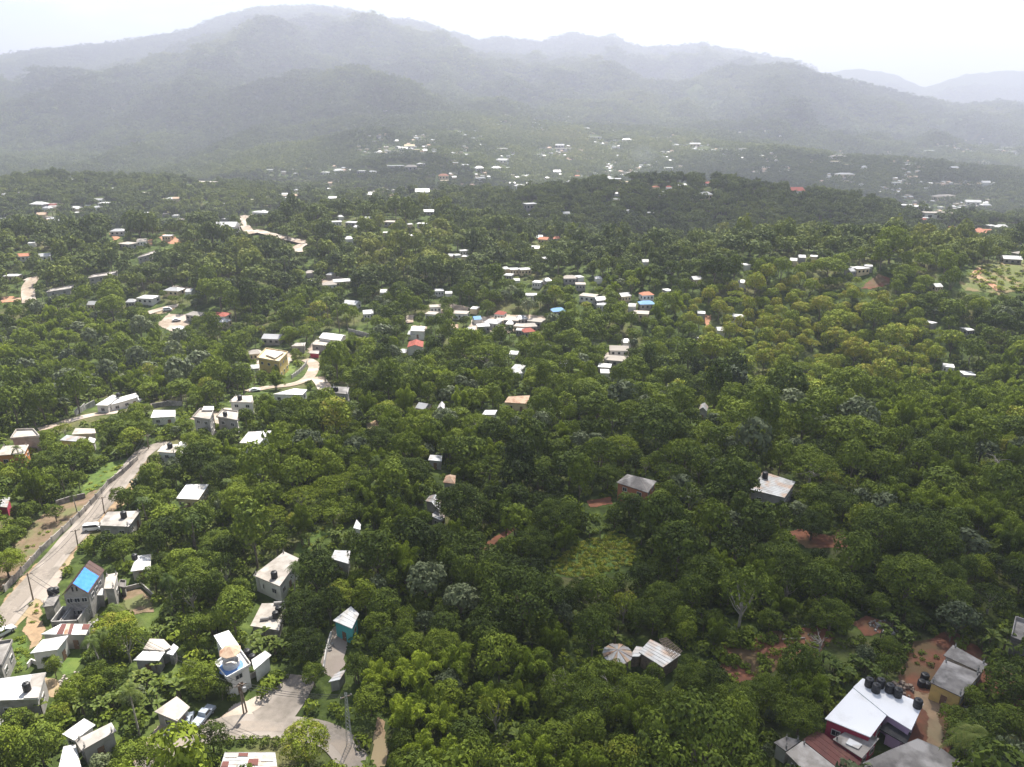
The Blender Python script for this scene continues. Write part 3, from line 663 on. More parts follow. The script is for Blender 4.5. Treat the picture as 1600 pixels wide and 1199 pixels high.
NOUN = {'round': 'rounded tree', 'tall': 'tall tree', 'airy': 'loose-crowned tree', 'big': 'huge spreading tree', 'umbrella': 'flat-topped tree', 'grey': 'silvery large-leaved tree', 'bamboo': 'arching bamboo clump', 'palm': 'coconut palm', 'banana': 'banana clump', 'bush': 'low shrub'}
def tint_word(kind, t):
    if kind == 'grey': return ''
    if kind == 'bamboo': return 'yellow-green ' if t > 0.6 else 'green '
    return 'dark green ' if t < 0.3 else 'mid green ' if t < 0.55 else 'bright green ' if t < 0.85 else 'golden green '
GROUPS = {'bamboo': 'feathery bamboo clumps on the slopes', 'palm': 'coconut palms among the houses', 'banana': 'banana plants in the yards', 'bush': 'shrubs in the clearings'}
PLANTS = []                                              # (object, kind, tint, px, py)
def plant(kind, x, y, s, tint, rz=None, sz=1.0, variant=None):
    L_ = PROTO[kind]; cm, tm, rad, zc = L_[random.randrange(len(L_)) if variant is None else variant % len(L_)]
    o = empty(NAMES[kind], (x, y, gz(x, y)), random.random() * 6.28 if rz is None else rz); o.scale = (s, s, s * sz)
    a = link('leaves' if kind == 'banana' else 'crown', cm, o); b = link('stems' if kind in ('bamboo', 'banana') else 'trunk', tm, o)
    a['tint'] = float(tint); o['tint'] = float(tint)
    o['category'] = CATS.get(kind, 'tree'); o['group'] = GROUPS.get(kind, 'trees of the wooded valley')
    X, Y, d = project(x, y, gz(x, y) + zc * s * sz)
    PLANTS.append((o, kind, tint, X, Y))
    return o
# ------------------------------------------------------------------ buildings
BUILT = []                                               # (x, y, r): ground taken by buildings
LAND = []                                                # landmarks for labels: (px, py, phrase)
_wm = {}
def window_meshes(w_, h_):
    k = (round(w_, 1), round(h_, 1))
    if k not in _wm:
        f = MB()
        for cx, cz, dx, dz in ((0, -h_ / 2, w_ + .12, .1), (0, h_ / 2, w_ + .12, .1), (-w_ / 2, 0, .1, h_ - .1), (w_ / 2, 0, .1, h_ - .1), (0, 0, .06, h_ - .1)): f.box((cx, 0, cz), (dx, .14, dz))
        _wm[k] = (f.mesh('window', M['frame']), MB().box((0, 0, 0), (w_ - .1, .06, h_ - .1)).mesh('pane', M['glass']))
    return _wm[k]
_dm = {}
def put_window(parent, p, rz, w_=1.1, h_=1.0):
    f, g = window_meshes(w_, h_)
    o = link('window', f, parent); o.location = p; o.rotation_euler = (0, 0, rz)
    link('pane', g, o)
    return o
def put_door(parent, p, rz, m='door', w_=1.0, h_=2.1):
    k = (m, w_, h_)
    if k not in _dm: _dm[k] = (MB().box((0, 0, h_ / 2), (w_, .10, h_)).mesh('door', M[m]), MB().box((w_ * .38, -.09, 1.05), (.12, .08, .12)).mesh('handle', M['steel']))
    o = link('door', _dm[k][0], parent); o.location = p; o.rotation_euler = (0, 0, rz); link('handle', _dm[k][1], o)
def rect3(a, b, c):
    """a true rectangle from three corners: a-b kept, c projected square to it"""
    d = (b - a); d.z = 0; L = d.length; d.normalize(); n = Vector((-d.y, d.x, 0)); k = (c - b).dot(n)
    return [a, b, b + n * k, a + n * k]
def corners(pts, h, square=True):
    mx_, my_ = sum(p[0] for p in pts) / len(pts), sum(p[1] for p in pts) / len(pts)
    c = hit(mx_, my_, h); z = c.z
    W = [onplane(p[0], p[1], z) for p in pts]
    if len(W) == 3: W = rect3(*W) if square else W + [W[0] + W[2] - W[1]]
    return W, z
def shrink(P, k):
    c = sum(P, Vector()) / len(P); out = []
    for p in P:
        d = p - c; d.z = 0; L = d.length; out.append(p - d * min(0.45, k * 1.35 / max(L, .01)))
    return out
def ribs(mb, A, B, C, D, pitch=0.9, hgt=.06):
    n = max(2, int((B - A).length / pitch))
    for i in range(n + 1):
        a = A.lerp(B, i / n); d = D.lerp(C, i / n); mb.tube(a + Vector((0, 0, hgt * .4)), d + Vector((0, 0, hgt * .4)), hgt, hgt, 4, False)
def house(label, pts, h=3.2, roof='flat', rm='concrete', wm='greywall', cat='house', name='house', over=0.35, storeys=1, rise=1.6, parapet=0.0, win=True, square=True, sheets=None, group=None, door=True, ridge=None, lm=None, tilt=0.0, base=None, wallm_low=None, drop=2.2, seg=2.6):
    W, z = corners(pts, h, square)
    n = len(W)
    cx = sum(p.x for p in W) / n; cy_ = sum(p.y for p in W) / n
    rad = max((Vector((p.x - cx, p.y - cy_)).length for p in W))
    g = min([gz(p.x, p.y) for p in W] + [gz(cx, cy_)]); g0 = gz(cx, cy_)
    BUILT.append((cx, cy_, rad * .95))
    root = empty(name, (cx, cy_, g0)); off = Vector((-cx, -cy_, -g0)); W = [p + off for p in W]; zt = z - g0; zb = g - g0 - 1.0
    area = sum(W[i].x * W[(i + 1) % n].y - W[(i + 1) % n].x * W[i].y for i in range(n))
    if area < 0: W = W[::-1]
    I = shrink(W, over)
    ctop = zt - .16
    P2 = lambda Q: [(p.x, p.y) for p in Q]
    if ridge is None: ridge = 0 if (W[1] - W[0]).length >= (W[2] - W[1]).length else 1
    if roof == 'gable' and n == 4:
        R_ = W[ridge:] + W[:ridge]; Ii = I[ridge:] + I[:ridge]       # ridge runs parallel to R0-R1
        up = Vector((0, 0, rise)); m0 = (R_[0] + R_[3]) / 2 + up; m1 = (R_[1] + R_[2]) / 2 + up
        mw = MB(); mw.prism(P2(I), zb, ctop)
        i0 = (Ii[0] + Ii[3]) / 2; i1 = (Ii[1] + Ii[2]) / 2
        for a, b, m_, inn in ((Ii[3], Ii[0], i0, i1), (Ii[1], Ii[2], i1, i0)):
            dv = (inn - m_); dv.z = 0; dv.normalize(); dv *= .2; q = [Vector((a.x, a.y, ctop)), Vector((b.x, b.y, ctop)), Vector((m_.x, m_.y, ctop + rise * .9))]
            q2 = [v + dv for v in q]; mw.add(q + q2, [(0, 1, 2), (5, 4, 3), (0, 3, 4, 1), (1, 4, 5, 2), (2, 5, 3, 0)])
        mw.build('wall', M[wm], root)
        rf = MB(); t = Vector((0, 0, -.1))
        for a, b, c, d in ((R_[0], R_[1], m1, m0), (R_[2], R_[3], m0, m1)):
            v = [a, b, c, d]; rf.add(v + [q + t for q in v], [(0, 1, 2, 3), (7, 6, 5, 4), (0, 4, 5, 1), (1, 5, 6, 2), (2, 6, 7, 3), (3, 7, 4, 0)]); ribs(rf, a, b, c, d, 1.0, .04)
        rf.build('roof', M[rm], root); root['ridge'] = 0
        del root['ridge']
    elif roof == 'hip' and n == 4:
        R_ = W[ridge:] + W[:ridge]; up = Vector((0, 0, rise)); m0 = (R_[0] + R_[3]) / 2; m1 = (R_[1] + R_[2]) / 2; hl = (R_[0] - R_[3]).length / 2; ax = (m1 - m0); L = ax.length; ax.normalize(); k = min(hl, L * .48)
        a0 = m0 + ax * k + up; a1 = m1 - ax * k + up
        MB().prism(P2(I), zb, ctop).build('wall', M[wm], root)
        rf = MB(); t = Vector((0, 0, -.14)); v = R_ + [a0, a1] + [q + t for q in R_]
        rf.add(v, [(0, 1, 5, 4), (1, 2, 5), (2, 3, 4, 5), (3, 0, 4), (0, 6, 7, 1), (1, 7, 8, 2), (2, 8, 9, 3), (3, 9, 6, 0), (9, 8, 7, 6)]); rf.build('roof', M[rm], root)
    else:
        Z1 = [zt + tilt * (1 if i in (0, 1) else -1) * .5 for i in range(n)]
        MB().prism(P2(I), zb, min(Z1) - .16).build('wall', M[wm], root)
        rf = MB().prism(P2(W), [q - .16 for q in Z1], Z1)
        if parapet:
            for i in range(n):
                a, b = W[i], W[(i + 1) % n]; d = (b - a); L = d.length; rf.box(((a.x + b.x) / 2, (a.y + b.y) / 2, zt + parapet / 2 + .01), (L - .16, .16, parapet), math.atan2(d.y, d.x))
        if rm in ('zinc', 'rust', 'tanrust', 'brownroof', 'whiteroof') and n == 4:
            Q = [Vector((W[i].x, W[i].y, Z1[i])) for i in range(4)]; ribs(rf, *Q, 0.9, .035)
        rf.build('roof', M[rm], root)
        if sheets and n == 4:
            for (u0, u1, v0, v1, mm) in sheets:
                f = lambda u, v: (W[0].lerp(W[1], u)).lerp(W[3].lerp(W[2], u), v)
                q = [f(u0, v0), f(u1, v0), f(u1, v1), f(u0, v1)]
                sh = MB().prism([(a.x, a.y) for a in q], max(Z1) + .02, max(Z1) + .06); sh.build('roof_sheet', M[mm], root)
    if roof == 'flat' and n == 4 and rm in ('paleconcrete', 'concrete', 'darkconcrete') and h > 3.1 and not parapet:
        rr_ = random.Random(int(cx * 10)); cs = shrink(W, .5)
        for k_ in range(4):
            if rr_.random() < .7: st_ = MB().box((0, 0, .3), (.22, .22, .6)); [st_.tube((a_, b_, .6), (a_ + rr_.uniform(-.05, .05), b_, 1.15), .02, .02, 3) for a_ in (-.07, .07) for b_ in (-.07, .07)]; so_ = st_.build('column_stub', M['block'], root); so_.location = (cs[k_].x, cs[k_].y, zt)
    # openings on the sides one can see from around the camera
    if win:
        camd = Vector((-cx, -cy_, 0)).normalized(); done = False
        for i in range(n):
            a, b = I[i], I[(i + 1) % n]; d = b - a; d.z = 0; L = d.length
            if L < 2.2: continue
            d.normalize(); nn = Vector((d.y, -d.x, 0))
            if nn.dot(camd) < -0.25: continue
            rz = math.atan2(d.y, d.x); k = max(1, int(L / seg)); sth = h / storeys
            for s_ in range(storeys):
                for j in range(k):
                    q = a + d * (L * (j + .5) / k) + nn * .05; q = Vector((q.x, q.y, 0))
                    zf = zt - h + s_ * sth
                    if door and s_ == 0 and not done and j == k // 2 and nn.dot(camd) > .4:
                        put_door(root, (q.x, q.y, zf), rz); done = True
                    else: put_window(root, (q.x, q.y, zf + sth * .5), rz, min(1.3, L / k * .6), min(1.1, sth * .42))
    tag(root, label, cat, group)
    # keep the view of it open
    X = [project(p.x + cx, p.y + cy_, z)[:2] for p in W]; reserve(X)
    lowp = [project(p.x + cx, p.y + cy_, z - drop if h > drop else z - h * .6)[:2] for p in W]
    bot = X + lowp; hull = convex(bot); reserve(hull)
    mx_ = sum(p[0] for p in X) / n; my_ = sum(p[1] for p in X) / n
    if lm: LAND.append((mx_, my_, lm))
    root['zr'] = 0; del root['zr']
    return root, z, [p - off for p in W]
def convex(P):
    P = sorted(set((round(a, 2), round(b, 2)) for a, b in P))
    def half(P):
        H = []
        for p in P:
            while len(H) > 1 and (H[-1][0] - H[-2][0]) * (p[1] - H[-2][1]) - (H[-1][1] - H[-2][1]) * (p[0] - H[-2][0]) <= 0: H.pop()
            H.append(p)
        return H
    return half(P)[:-1] + half(P[::-1])[:-1]
_tk = {}
def tank(px, py, z, label, dia=1.3, hgt=1.6, group='black water tanks', res=True):
    p = onplane(px, py, z) if z is not None else hit(px, py)
    if z is None: p.z -= .02
    k = (dia, hgt)
    if k not in _tk:
        r = dia / 2; b = MB().lathe([(r * .96, 0), (r, .08), (r, hgt * .28), (r * .96, hgt * .30), (r, hgt * .32), (r, hgt * .55), (r * .96, hgt * .57), (r, hgt * .59), (r, hgt * .8), (r * .86, hgt * .92), (r * .45, hgt * .985)], n=16)
        l = MB().lathe([(r * .36, hgt * .97), (r * .36, hgt * 1.04), (r * .2, hgt * 1.07)], n=12)
        _tk[k] = (b.mesh('barrel', M['tank'], False), l.mesh('lid', M['tank']))
    o = empty('water_tank', p, random.random() * 3); link('barrel', _tk[k][0], o); link('lid', _tk[k][1], o)
    tag(o, label, 'water tank', group)
    if res: X, Y, d = project(p.x, p.y, p.z + hgt); reserve([(X - 6, Y - 3), (X + 6, Y - 3), (px + 6, py), (px - 6, py)])
    return o
def low_wall(name, label, pts, hgt, thick, m='block', posts=True, cat='wall', step=3.2, post_m=None, group=None):
    P = [hit(*p) for p in pts]
    c = P[len(P) // 2]; root = empty(name, (c.x, c.y, gz(c.x, c.y))); o = root.location.copy()
    mb = MB(); k = 0
    for i in range(len(P) - 1):
        a, b = P[i], P[i + 1]; L = Vector((b.x - a.x, b.y - a.y)).length; n = max(1, int(L / step)); rz = math.atan2(b.y - a.y, b.x - a.x)
        for j in range(n):
            q = a.lerp(b, (j + .5) / n); z = gz(q.x, q.y); mb.box((q.x - o.x, q.y - o.y, z - o.z + hgt / 2 - .3), (L / n - (.02), thick, hgt + .6), rz)
            if posts and k < 100:
                q = a.lerp(b, j / n); z = gz(q.x, q.y); MB().box((q.x - o.x, q.y - o.y, z - o.z + hgt / 2), (.34, .34, hgt + .5), rz).build('post', M[post_m or m], root); k += 1
    mb.build('panel' if posts else 'wall', M[m], root)
    tag(root, label, cat, group)
    for i in range(len(P) - 1):
        a, b = P[i], P[i + 1]
        reserve([project(a.x, a.y, a.z)[:2], project(b.x, b.y, b.z)[:2], project(b.x, b.y, b.z + hgt)[:2], project(a.x, a.y, a.z + hgt)[:2]])
    return root
def pole(label, px, py, top, lean=0.0, arm=True, transformer=False, name='utility_pole', lattice=False):
    b = hit(px, py); z = gz(b.x, b.y)
    # height from the pixel of its top
    u, dy, dz = ray(*top); t = math.hypot(b.x, b.y) / math.hypot(u, dy); hgt = max(5, CAMZ + dz * t - z)
    o = empty(name, (b.x, b.y, z)); tx = (u * t - b.x) * 0.6
    if lattice:
        mb = MB()
        for sx in (-1, 1):
            for sy in (-1, 1): mb.tube((sx * .45, sy * .45, -.5), (tx + sx * .14, sy * .14, hgt), .05, .035, 4)
        for k in range(14):
            f0, f1 = k / 14, (k + 1) / 14; w0, w1 = .45 - .31 * f0, .45 - .31 * f1
            for (ax, ay), (bx, by) in (((-1, -1), (1, -1)), ((1, -1), (1, 1)), ((1, 1), (-1, 1)), ((-1, 1), (-1, -1))): mb.tube((tx * f0 + ax * w0, ay * w0, hgt * f0), (tx * f1 + bx * w1, by * w1, hgt * f1), .03, .03, 3, False)
        mb.build('lattice_shaft', M['steel'], o)
    else: MB().tube((0, 0, -.5), (tx, 0, hgt), .17, .11, 8).build('shaft', M['wood'], o)
    if arm:
        a = MB().box((tx * .93, 0, hgt * .93), (2.0, .12, .14), .5).build('crossarm', M['wood'], o)
        for s in (-.85, 0, .85):
            q = Vector((tx * .93 + s * math.cos(.5), s * math.sin(.5), hgt * .93 + .07)); MB().lathe([(.05, 0), (.08, .05), (.05, .1), (.08, .15), (.03, .22)], q, 8).build('insulator', M['steel'], o)
    if transformer: MB().lathe([(.3, 0), (.33, .1), (.33, .9), (.2, 1.0)], (tx * .75 + .5, 0, hgt * .72), 10).build('transformer', M['steel'], o)
    tag(o, label, 'utility pole', 'utility poles along the roads')
    X, Y, d = project(b.x, b.y, z); reserve([(X - 2, Y), (X + 2, Y), (top[0] + 2, top[1]), (top[0] - 2, top[1])])
    return Vector((b.x + tx * .93, b.y, z + hgt * .93 + .2))
def wire(a, b, label, sag=1.2, offs=(0,)):
    for k in offs:
        pts = []; d = (b - a).normalized(); s = Vector((math.cos(.5), math.sin(.5), 0)) * k
        for i in range(13):
            t = i / 12; p = a.lerp(b, t) + s; p.z -= sag * 4 * t * (1 - t); pts.append(p)
        c = sum(pts, Vector()) / 13; mb = MB().path([p - c for p in pts], [0.035] * 13, 4)
        o = mb.build('power_line', M['wire']); o.location = c; tag(o, label, 'power line', 'overhead power lines' if len(offs) > 1 else None)
_car = {}
def car_meshes(kind, paint):
    k = (kind, paint)
    if k in _car: return _car[k]
    if kind == 'sedan': prof = [(-2.15, .35), (-2.2, .62), (-2.1, .86), (-1.45, .93), (-.85, 1.38), (.35, 1.42), (1.05, .98), (2.0, .82), (2.18, .6), (2.15, .35)]; gl = [(-1.36, .96), (-.83, 1.33), (.33, 1.37), (.95, .99)]
    elif kind == 'van': prof = [(-2.2, .35), (-2.25, 1.1), (-2.05, 1.85), (1.2, 1.9), (1.85, 1.15), (2.25, .95), (2.3, .4)]; gl = [(-2.0, 1.2), (-1.92, 1.75), (1.15, 1.78), (1.68, 1.2)]
    else: prof = [(-2.4, .45), (-2.45, 1.0), (-.5, 1.0), (-.3, 1.65), (.75, 1.68), (1.2, 1.1), (2.3, .98), (2.4, .45)]; gl = [(-.35, 1.12), (-.25, 1.58), (.72, 1.6), (1.1, 1.12)]
    def ext(pr, w0, w1, z1, z0):
        vs = []; n = len(pr)
        for sgn in (-1, 1):
            for x, z in pr: wv = w0 + (w1 - w0) * max(0, min(1, (z - z0) / (z1 - z0))); vs.append((x, sgn * wv, z))
        return vs, [tuple(range(n)), tuple(range(2 * n - 1, n - 1, -1))] + [(i, n + i, n + (i + 1) % n, (i + 1) % n) for i in range(n)]
    zt = max(p[1] for p in prof)
    body = MB(); body.add(*ext(prof, .85, .66, zt, .9))
    if kind == 'pickup': body.box((-1.4, 0, .99), (1.6, 1.3, .06))
    glass = MB(); glass.add(*ext(gl, .853, .685, zt, .9))
    # windscreens lie just proud of the sloping ends
    g2 = [(x * 1.0 + (.05 if x > 0 else -.05), z) for x, z in gl]; glass.add(*ext(g2, .70, .60, zt, .9))
    wh = MB()
    wh.tube((0, -.1, 0), (0, .1, 0), .33, .33, 14); hub = MB().tube((0, -.115, 0), (0, .115, 0), .18, .18, 10)
    _car[k] = (body.mesh('body', M[paint]), glass.mesh('windows', M['glass']), wh.mesh('tyre', M['tyre']), hub.mesh('rim', M['steel']), MB().box((0, 0, 0), (.08, .32, .14)).mesh('headlight', M['lamp']), MB().box((0, 0, 0), (.08, .28, .16)).mesh('tail_light', M['red']))
    return _car[k]
def car(label, px, py, kind, paint, heading, cat='car'):
    p = hit(px, py); o = empty('parked_car' if kind != 'pickup' else 'pickup_truck', (p.x, p.y, gz(p.x, p.y) + .12), math.radians(heading)); m = car_meshes(kind, paint)
    link('body', m[0], o); link('window', m[1], o)
    for x in (-1.35, 1.35):
        for y in (-.76, .76):
            w_ = link('wheel', m[2], o); w_.location = (x, y, .33); link('rim', m[3], w_)
    for y in (-.6, .6):
        q = link('headlight', m[4], o); q.location = (2.15 if kind != 'pickup' else 2.36, y, .68); q = link('tail_light', m[5], o); q.location = (-2.17 if kind != 'pickup' else -2.42, y, .78)
    tag(o, label, cat, 'vehicles parked in the village'); X, Y, d = project(p.x, p.y, p.z + 1); r = 2.6 / d * FPX; reserve([(X - r, Y - r * .7), (X + r, Y - r * .7), (X + r, Y + r * .7), (X - r, Y + r * .7)])
    BUILT.append((p.x, p.y, 2.2)); return o

# --- the lower left cluster
NB = {}
def near_houses():
    # gabled house under the blue tarpaulin
    W, z = corners([(96, 931), (138, 928), (175, 889.5)], 6.2)
    g = gz(*(sum(W, Vector()) / 4)[:2]); c = sum(W, Vector()) / 4; root = empty('house', (c.x, c.y, g)); off = Vector((-c.x, -c.y, -g)); A, B, C, D = [p + off for p in W]; zt = z - g
    up = Vector((0, 0, 2.6)); m0 = (A + B) / 2 + up; m1 = (C + D) / 2 + up
    I = shrink([A, B, C, D], .35)
    mw = MB().prism([(p.x, p.y) for p in I], -1.2, zt - .1)
    for a, b, inn in ((I[0], I[1], I[2]), (I[2], I[3], I[0])):
        m_ = (a + b) / 2; dv = Vector(((A - D).y, -(A - D).x, 0)); q = [Vector((a.x, a.y, zt - .1)), Vector((b.x, b.y, zt - .1)), Vector((m_.x, m_.y, zt + 2.3))]
        ax = (m1 - m0).normalized() * .2 * (1 if a is I[0] else -1); q2 = [v + ax for v in q]; mw.add(q + q2, [(0, 1, 2), (5, 4, 3), (0, 3, 4, 1), (1, 4, 5, 2), (2, 5, 3, 0)])
    mw.build('wall', M['greywall'], root)
    rf = MB(); t = Vector((0, 0, -.12))
    for a, b, c_, d in ((B, C, m1, m0), (D, A, m0, m1)):
        v = [a, b, c_, d]; rf.add(v + [q + t for q in v], [(0, 1, 2, 3), (7, 6, 5, 4), (0, 4, 5, 1), (1, 5, 6, 2), (2, 6, 7, 3), (3, 7, 4, 0)]); ribs(rf, a, b, c_, d, 1.0, .04)
    rf.build('roof', M['brownroof'], root)
    rz = math.atan2((B - A).y, (B - A).x); nn = Vector(((B - A).y, -(B - A).x, 0)).normalized(); mm = (I[0] + I[1]) / 2
    for k in (-.45, .45):
        v = MB().box((0, 0, 0), (.28, .1, 1.0)).build('vent', M['dark'], root); v.location = mm + (B - A).normalized() * k * .9 + nn * .06 + Vector((0, 0, 1.1)); v.rotation_euler = (0, 0, rz)
    for s in range(2):
        for f in (.2, .5, .8): q = I[0].lerp(I[1], f) + nn * .05; put_window(root, (q.x, q.y, zt - 1.6 - 3 * s), rz)
    for f in (.2, .45, .7): q = I[1].lerp(I[2], f) + (C - D).normalized() * .05; put_window(root, (q.x, q.y, zt - 1.6), math.atan2((C - B).y, (C - B).x))
    tag(root, 'tall grey gabled house with a brown roof partly under a bright blue tarpaulin', 'house'); LAND.append((135, 905, 'the blue tarpaulin roof')); BUILT.append((c.x, c.y, 6.5))
    # tarpaulin lying on the slope
    f = lambda u, v: B.lerp(C, u).lerp(m0.lerp(m1, u), v) + Vector((0, 0, .09))
    nu, nv = 14, 9; V = []; 
    for i in range(nu + 1):
        for j in range(nv + 1):
            u = .02 + .66 * i / nu; v = .04 + .93 * j / nv
            p = f(u, v); p.z += .05 * math.sin(u * 40) * math.sin(v * 9) + .04 * random.random(); V.append(p - off)
    F = [(i * (nv + 1) + j, (i + 1) * (nv + 1) + j, (i + 1) * (nv + 1) + j + 1, i * (nv + 1) + j + 1) for i in range(nu) for j in range(nv)]
    tp = MB().add([v - c for v in V], F).build('tarpaulin', M['tarp']); tp.location = c; tag(tp, 'bright blue tarpaulin stretched over the slope of the brown gabled roof', 'tarpaulin')
    sol = tp.modifiers.new('thick', 'SOLIDIFY'); sol.thickness = .03
    reserve([(90, 940), (96, 928), (128, 878), (142, 863), (178, 888), (170, 905), (185, 905), (178, 935), (150, 948), (140, 975), (96, 972), (76, 970), (80, 945)])
    # roofless rooms in front of it
    W2, z2 = corners([(97, 948), (137, 946), (138, 968)], 3.0); c2 = sum(W2, Vector()) / 4; g2 = gz(c2.x, c2.y); r2 = empty('unfinished_room', (c2.x, c2.y, g2)); o2 = Vector((-c2.x, -c2.y, -g2)); Q = [p + o2 for p in W2]; h2 = z2 - g2
    mb = MB()
    segs = [(Q[i], Q[(i + 1) % 4]) for i in range(4)] + [(Q[0].lerp(Q[1], .33), Q[3].lerp(Q[2], .33)), (Q[0].lerp(Q[1], .42), Q[3].lerp(Q[2], .42))]
    for k, (a, b) in enumerate(segs):
        d = b - a; mb.box(((a.x + b.x) / 2, (a.y + b.y) / 2, h2 / 2 - .5 - k * .004), (d.length - .26 * (k > 0), .25, h2 + 1 - k * .008), math.atan2(d.y, d.x))
    mb.build('wall', M['block'], r2)
    fl = MB().prism([(p.x, p.y) for p in shrink(Q, .3)], .1, .6).build('floor_slab', M['darkconcrete'], r2); d = Q[3] - Q[2]
    for f_ in (.2, .5, .8):
        q = Q[3].lerp(Q[2], f_); nn2 = Vector(((Q[3] - Q[2]).y, -(Q[3] - Q[2]).x, 0)).normalized(); nn2 = nn2 if nn2.y < 0 else -nn2; op = MB().box((0, 0, 0), (1.1, .1, 1.2)).build('opening', M['dark'], r2); op.location = (q.x + nn2.x * .12, q.y + nn2.y * .12, h2 * .5); op.rotation_euler = (0, 0, math.atan2(d.y, d.x))
    tag(r2, 'roofless grey blockwork rooms in front of the gabled house with the tarpaulin', 'ruin'); BUILT.append((c2.x, c2.y, 5))
    house('low dark shed slab with tanks on it beside the tarpaulin roof gable', [(76, 931), (94, 929), (97, 945)], 3.6, 'flat', 'darkconcrete', 'block', 'shed', 'shed', win=False)
    _, zz = corners([(76, 931), (94, 929), (97, 945)], 3.6)
    tank(81, 928, zz, 'leftmost black water tank on the dark shed slab by the tarpaulin roof', 1.5, 1.4); tank(88, 927, zz, 'second black water tank on the dark shed slab, nearer the gable', 1.3, 1.4)
    tank(84, 945, None, 'black water tank on the ground below the dark shed slab', 1.5, 1.6)
    house('narrow grey terrace block with a pale strip roof right of the tarpaulin', [(162, 920), (166, 898), (184, 895), (178, 920)], 5.0, 'flat', 'paleconcrete', 'greywall', square=False, storeys=1)
    house('small white awning roof at the foot of the tarpaulin roof', [(143, 930), (150, 918), (163, 920), (162, 930)], 3.2, 'flat', 'whiteroof', 'greywall', 'shed', 'shed', win=False, square=False)
    house('small bare block outhouse with open top beyond the terrace block', [(186, 918), (188, 908), (197, 909), (196, 920)], 2.4, 'flat', 'darkconcrete', 'block', 'outhouse', 'outhouse', win=False, square=False, parapet=.4)
    # rusty striped roofs
    house('long house with a roof of white, tan and rust striped sheets', [(64, 991), (95, 975), (142, 975.5), (134, 992)], 3.6, 'flat', 'whiteroof', 'greywall', square=False, sheets=None, lm='the rust striped roof', seg=3.4)
    _, z3 = corners([(64, 991), (95, 975), (142, 975.5), (134, 992)], 3.6)
    for q, m_, nm in (([(88, 991.5), (96.5, 975.3), (104, 975.2), (98, 991.5)], 'rust', 'rust red sheet in the middle of the striped roof'), ([(99, 991.5), (105, 975.2), (110, 975.2), (105, 991.5)], 'tanrust', 'pale tan sheet between rust sheets on the striped roof'), ([(105.5, 991.5), (110.5, 975.2), (116, 975.2), (111, 991.5)], 'rust', 'rust brown sheet beside the tan sheet of the striped roof'), ([(127, 984), (130, 975.5), (141.5, 975.6), (138, 984)], 'rust', 'dark rust sheet at the right end of the striped roof')):
        P = [onplane(a, b, z3 + .03) for a, b in q]; cc = sum(P, Vector()) / 4; o = MB().prism([(p.x - cc.x, p.y - cc.y) for p in P], 0, .05).build('roof_sheet', M[m_]); o.location = cc; tag(o, nm, 'roof sheet', 'loose sheets on the striped roof')
    house('white walled house with a pale cream sheet roof below the striped roof', [(47, 1021), (66, 1000), (107, 993), (90, 1015)], 4.0, 'flat', 'whiteroof', 'whitewall', square=False, lm='the pale sheet roofed house', seg=3.2)
    house('white roofed house with a grey right wing at the left edge by the banana plants', [(-14, 1095), (-8, 1062), (72, 1051), (60, 1092)], 5.0, 'flat', 'whiteroof', 'greywall', square=False, storeys=1, sheets=None, lm='the grey winged roof', seg=3.5)
    W4, z4 = corners([(-14, 1095), (-8, 1062), (72, 1051), (60, 1092)], 5.0)
    P = [onplane(a, b, z4 + .02) for a, b in [(37, 1092.5), (50, 1056), (72, 1052), (60, 1091.5)]]; cc = sum(P, Vector()) / 4; o = MB().prism([(p.x - cc.x, p.y - cc.y) for p in P], 0, .2).build('roof_slab', M['concrete']); o.location = cc; tag(o, 'bare grey concrete roof slab at the right end of the white roof', 'roof slab')
    tank(43, 1079, z4 + .2, 'single black water tank on the grey wing of the white roof', 1.3, 1.7)
    house('weathered grey flat roofed house with a low parapet below the white car', [(-25, 1045), (-18, 1008), (20, 1002), (2, 1042)], 4.5, 'flat', 'darkconcrete', 'greywall', square=False, parapet=.5, lm='the parapet roof', seg=3)
    house('white roofed shack with a blue stain at the bottom left corner', [(97, 1147), (131, 1123), (149, 1133), (116, 1157)], 3.2, 'flat', 'whiteroof', 'whitewall', square=False, lm='the white shack roof')
    house('grey slab roofed house beside the white roofed shack, bottom left', [(117, 1157), (174, 1129), (182, 1142), (127, 1173)], 3.6, 'flat', 'concrete', 'greywall', square=False)
    house('dirty white yard roof at the bottom edge below the grey slab', [(88, 1215), (99, 1167), (118, 1163), (130, 1212)], 2.6, 'flat', 'whiteroof', 'greywall', 'shed', 'shed', square=False, win=False)
    house('small grey roof corner cut off by the left edge of the photo', [(-12, 1145), (-8, 1124), (5, 1122), (7, 1142)], 3.0, 'flat', 'zinc', 'greywall', square=False, win=False)
    house('cottage with a white corrugated roof among banana plants', [(208, 1031), (223, 1017), (258, 1019), (249, 1033)], 3.2, 'flat', 'whiteroof', 'greywall', square=False, tilt=.2, lm='the white corrugated cottage')
    house('brown grey slab roof directly behind the white corrugated cottage', [(224, 1014), (234, 998), (256, 999), (268, 1011), (256, 1017)], 3.4, 'flat', 'paleconcrete', 'greywall', square=False, win=False)
    house('little white porch roof at the right end of the corrugated cottage', [(260, 1021), (271, 1006), (279, 1012), (270, 1024)], 2.8, 'flat', 'whiteroof', 'greywall', 'shed', 'shed', square=False, win=False)
    # house with the pavilion terrace
    _, zt_, Wt = house('two storey white house with a blue floored roof terrace and brown pavilion', [(336, 1038), (372, 1012), (392, 1040), (354, 1061)], 4.8, 'flat', 'whiteroof', 'whitewall', square=False, storeys=2, parapet=.45, lm='the roof terrace pavilion', seg=2.4)
    house('white shed roof raised behind the brown pavilion on the terrace house', [(334, 993), (357, 985), (373, 1008), (349, 1017)], 6.0, 'flat', 'whiteroof', 'whitewall', 'shed', 'shed', square=False, win=False)
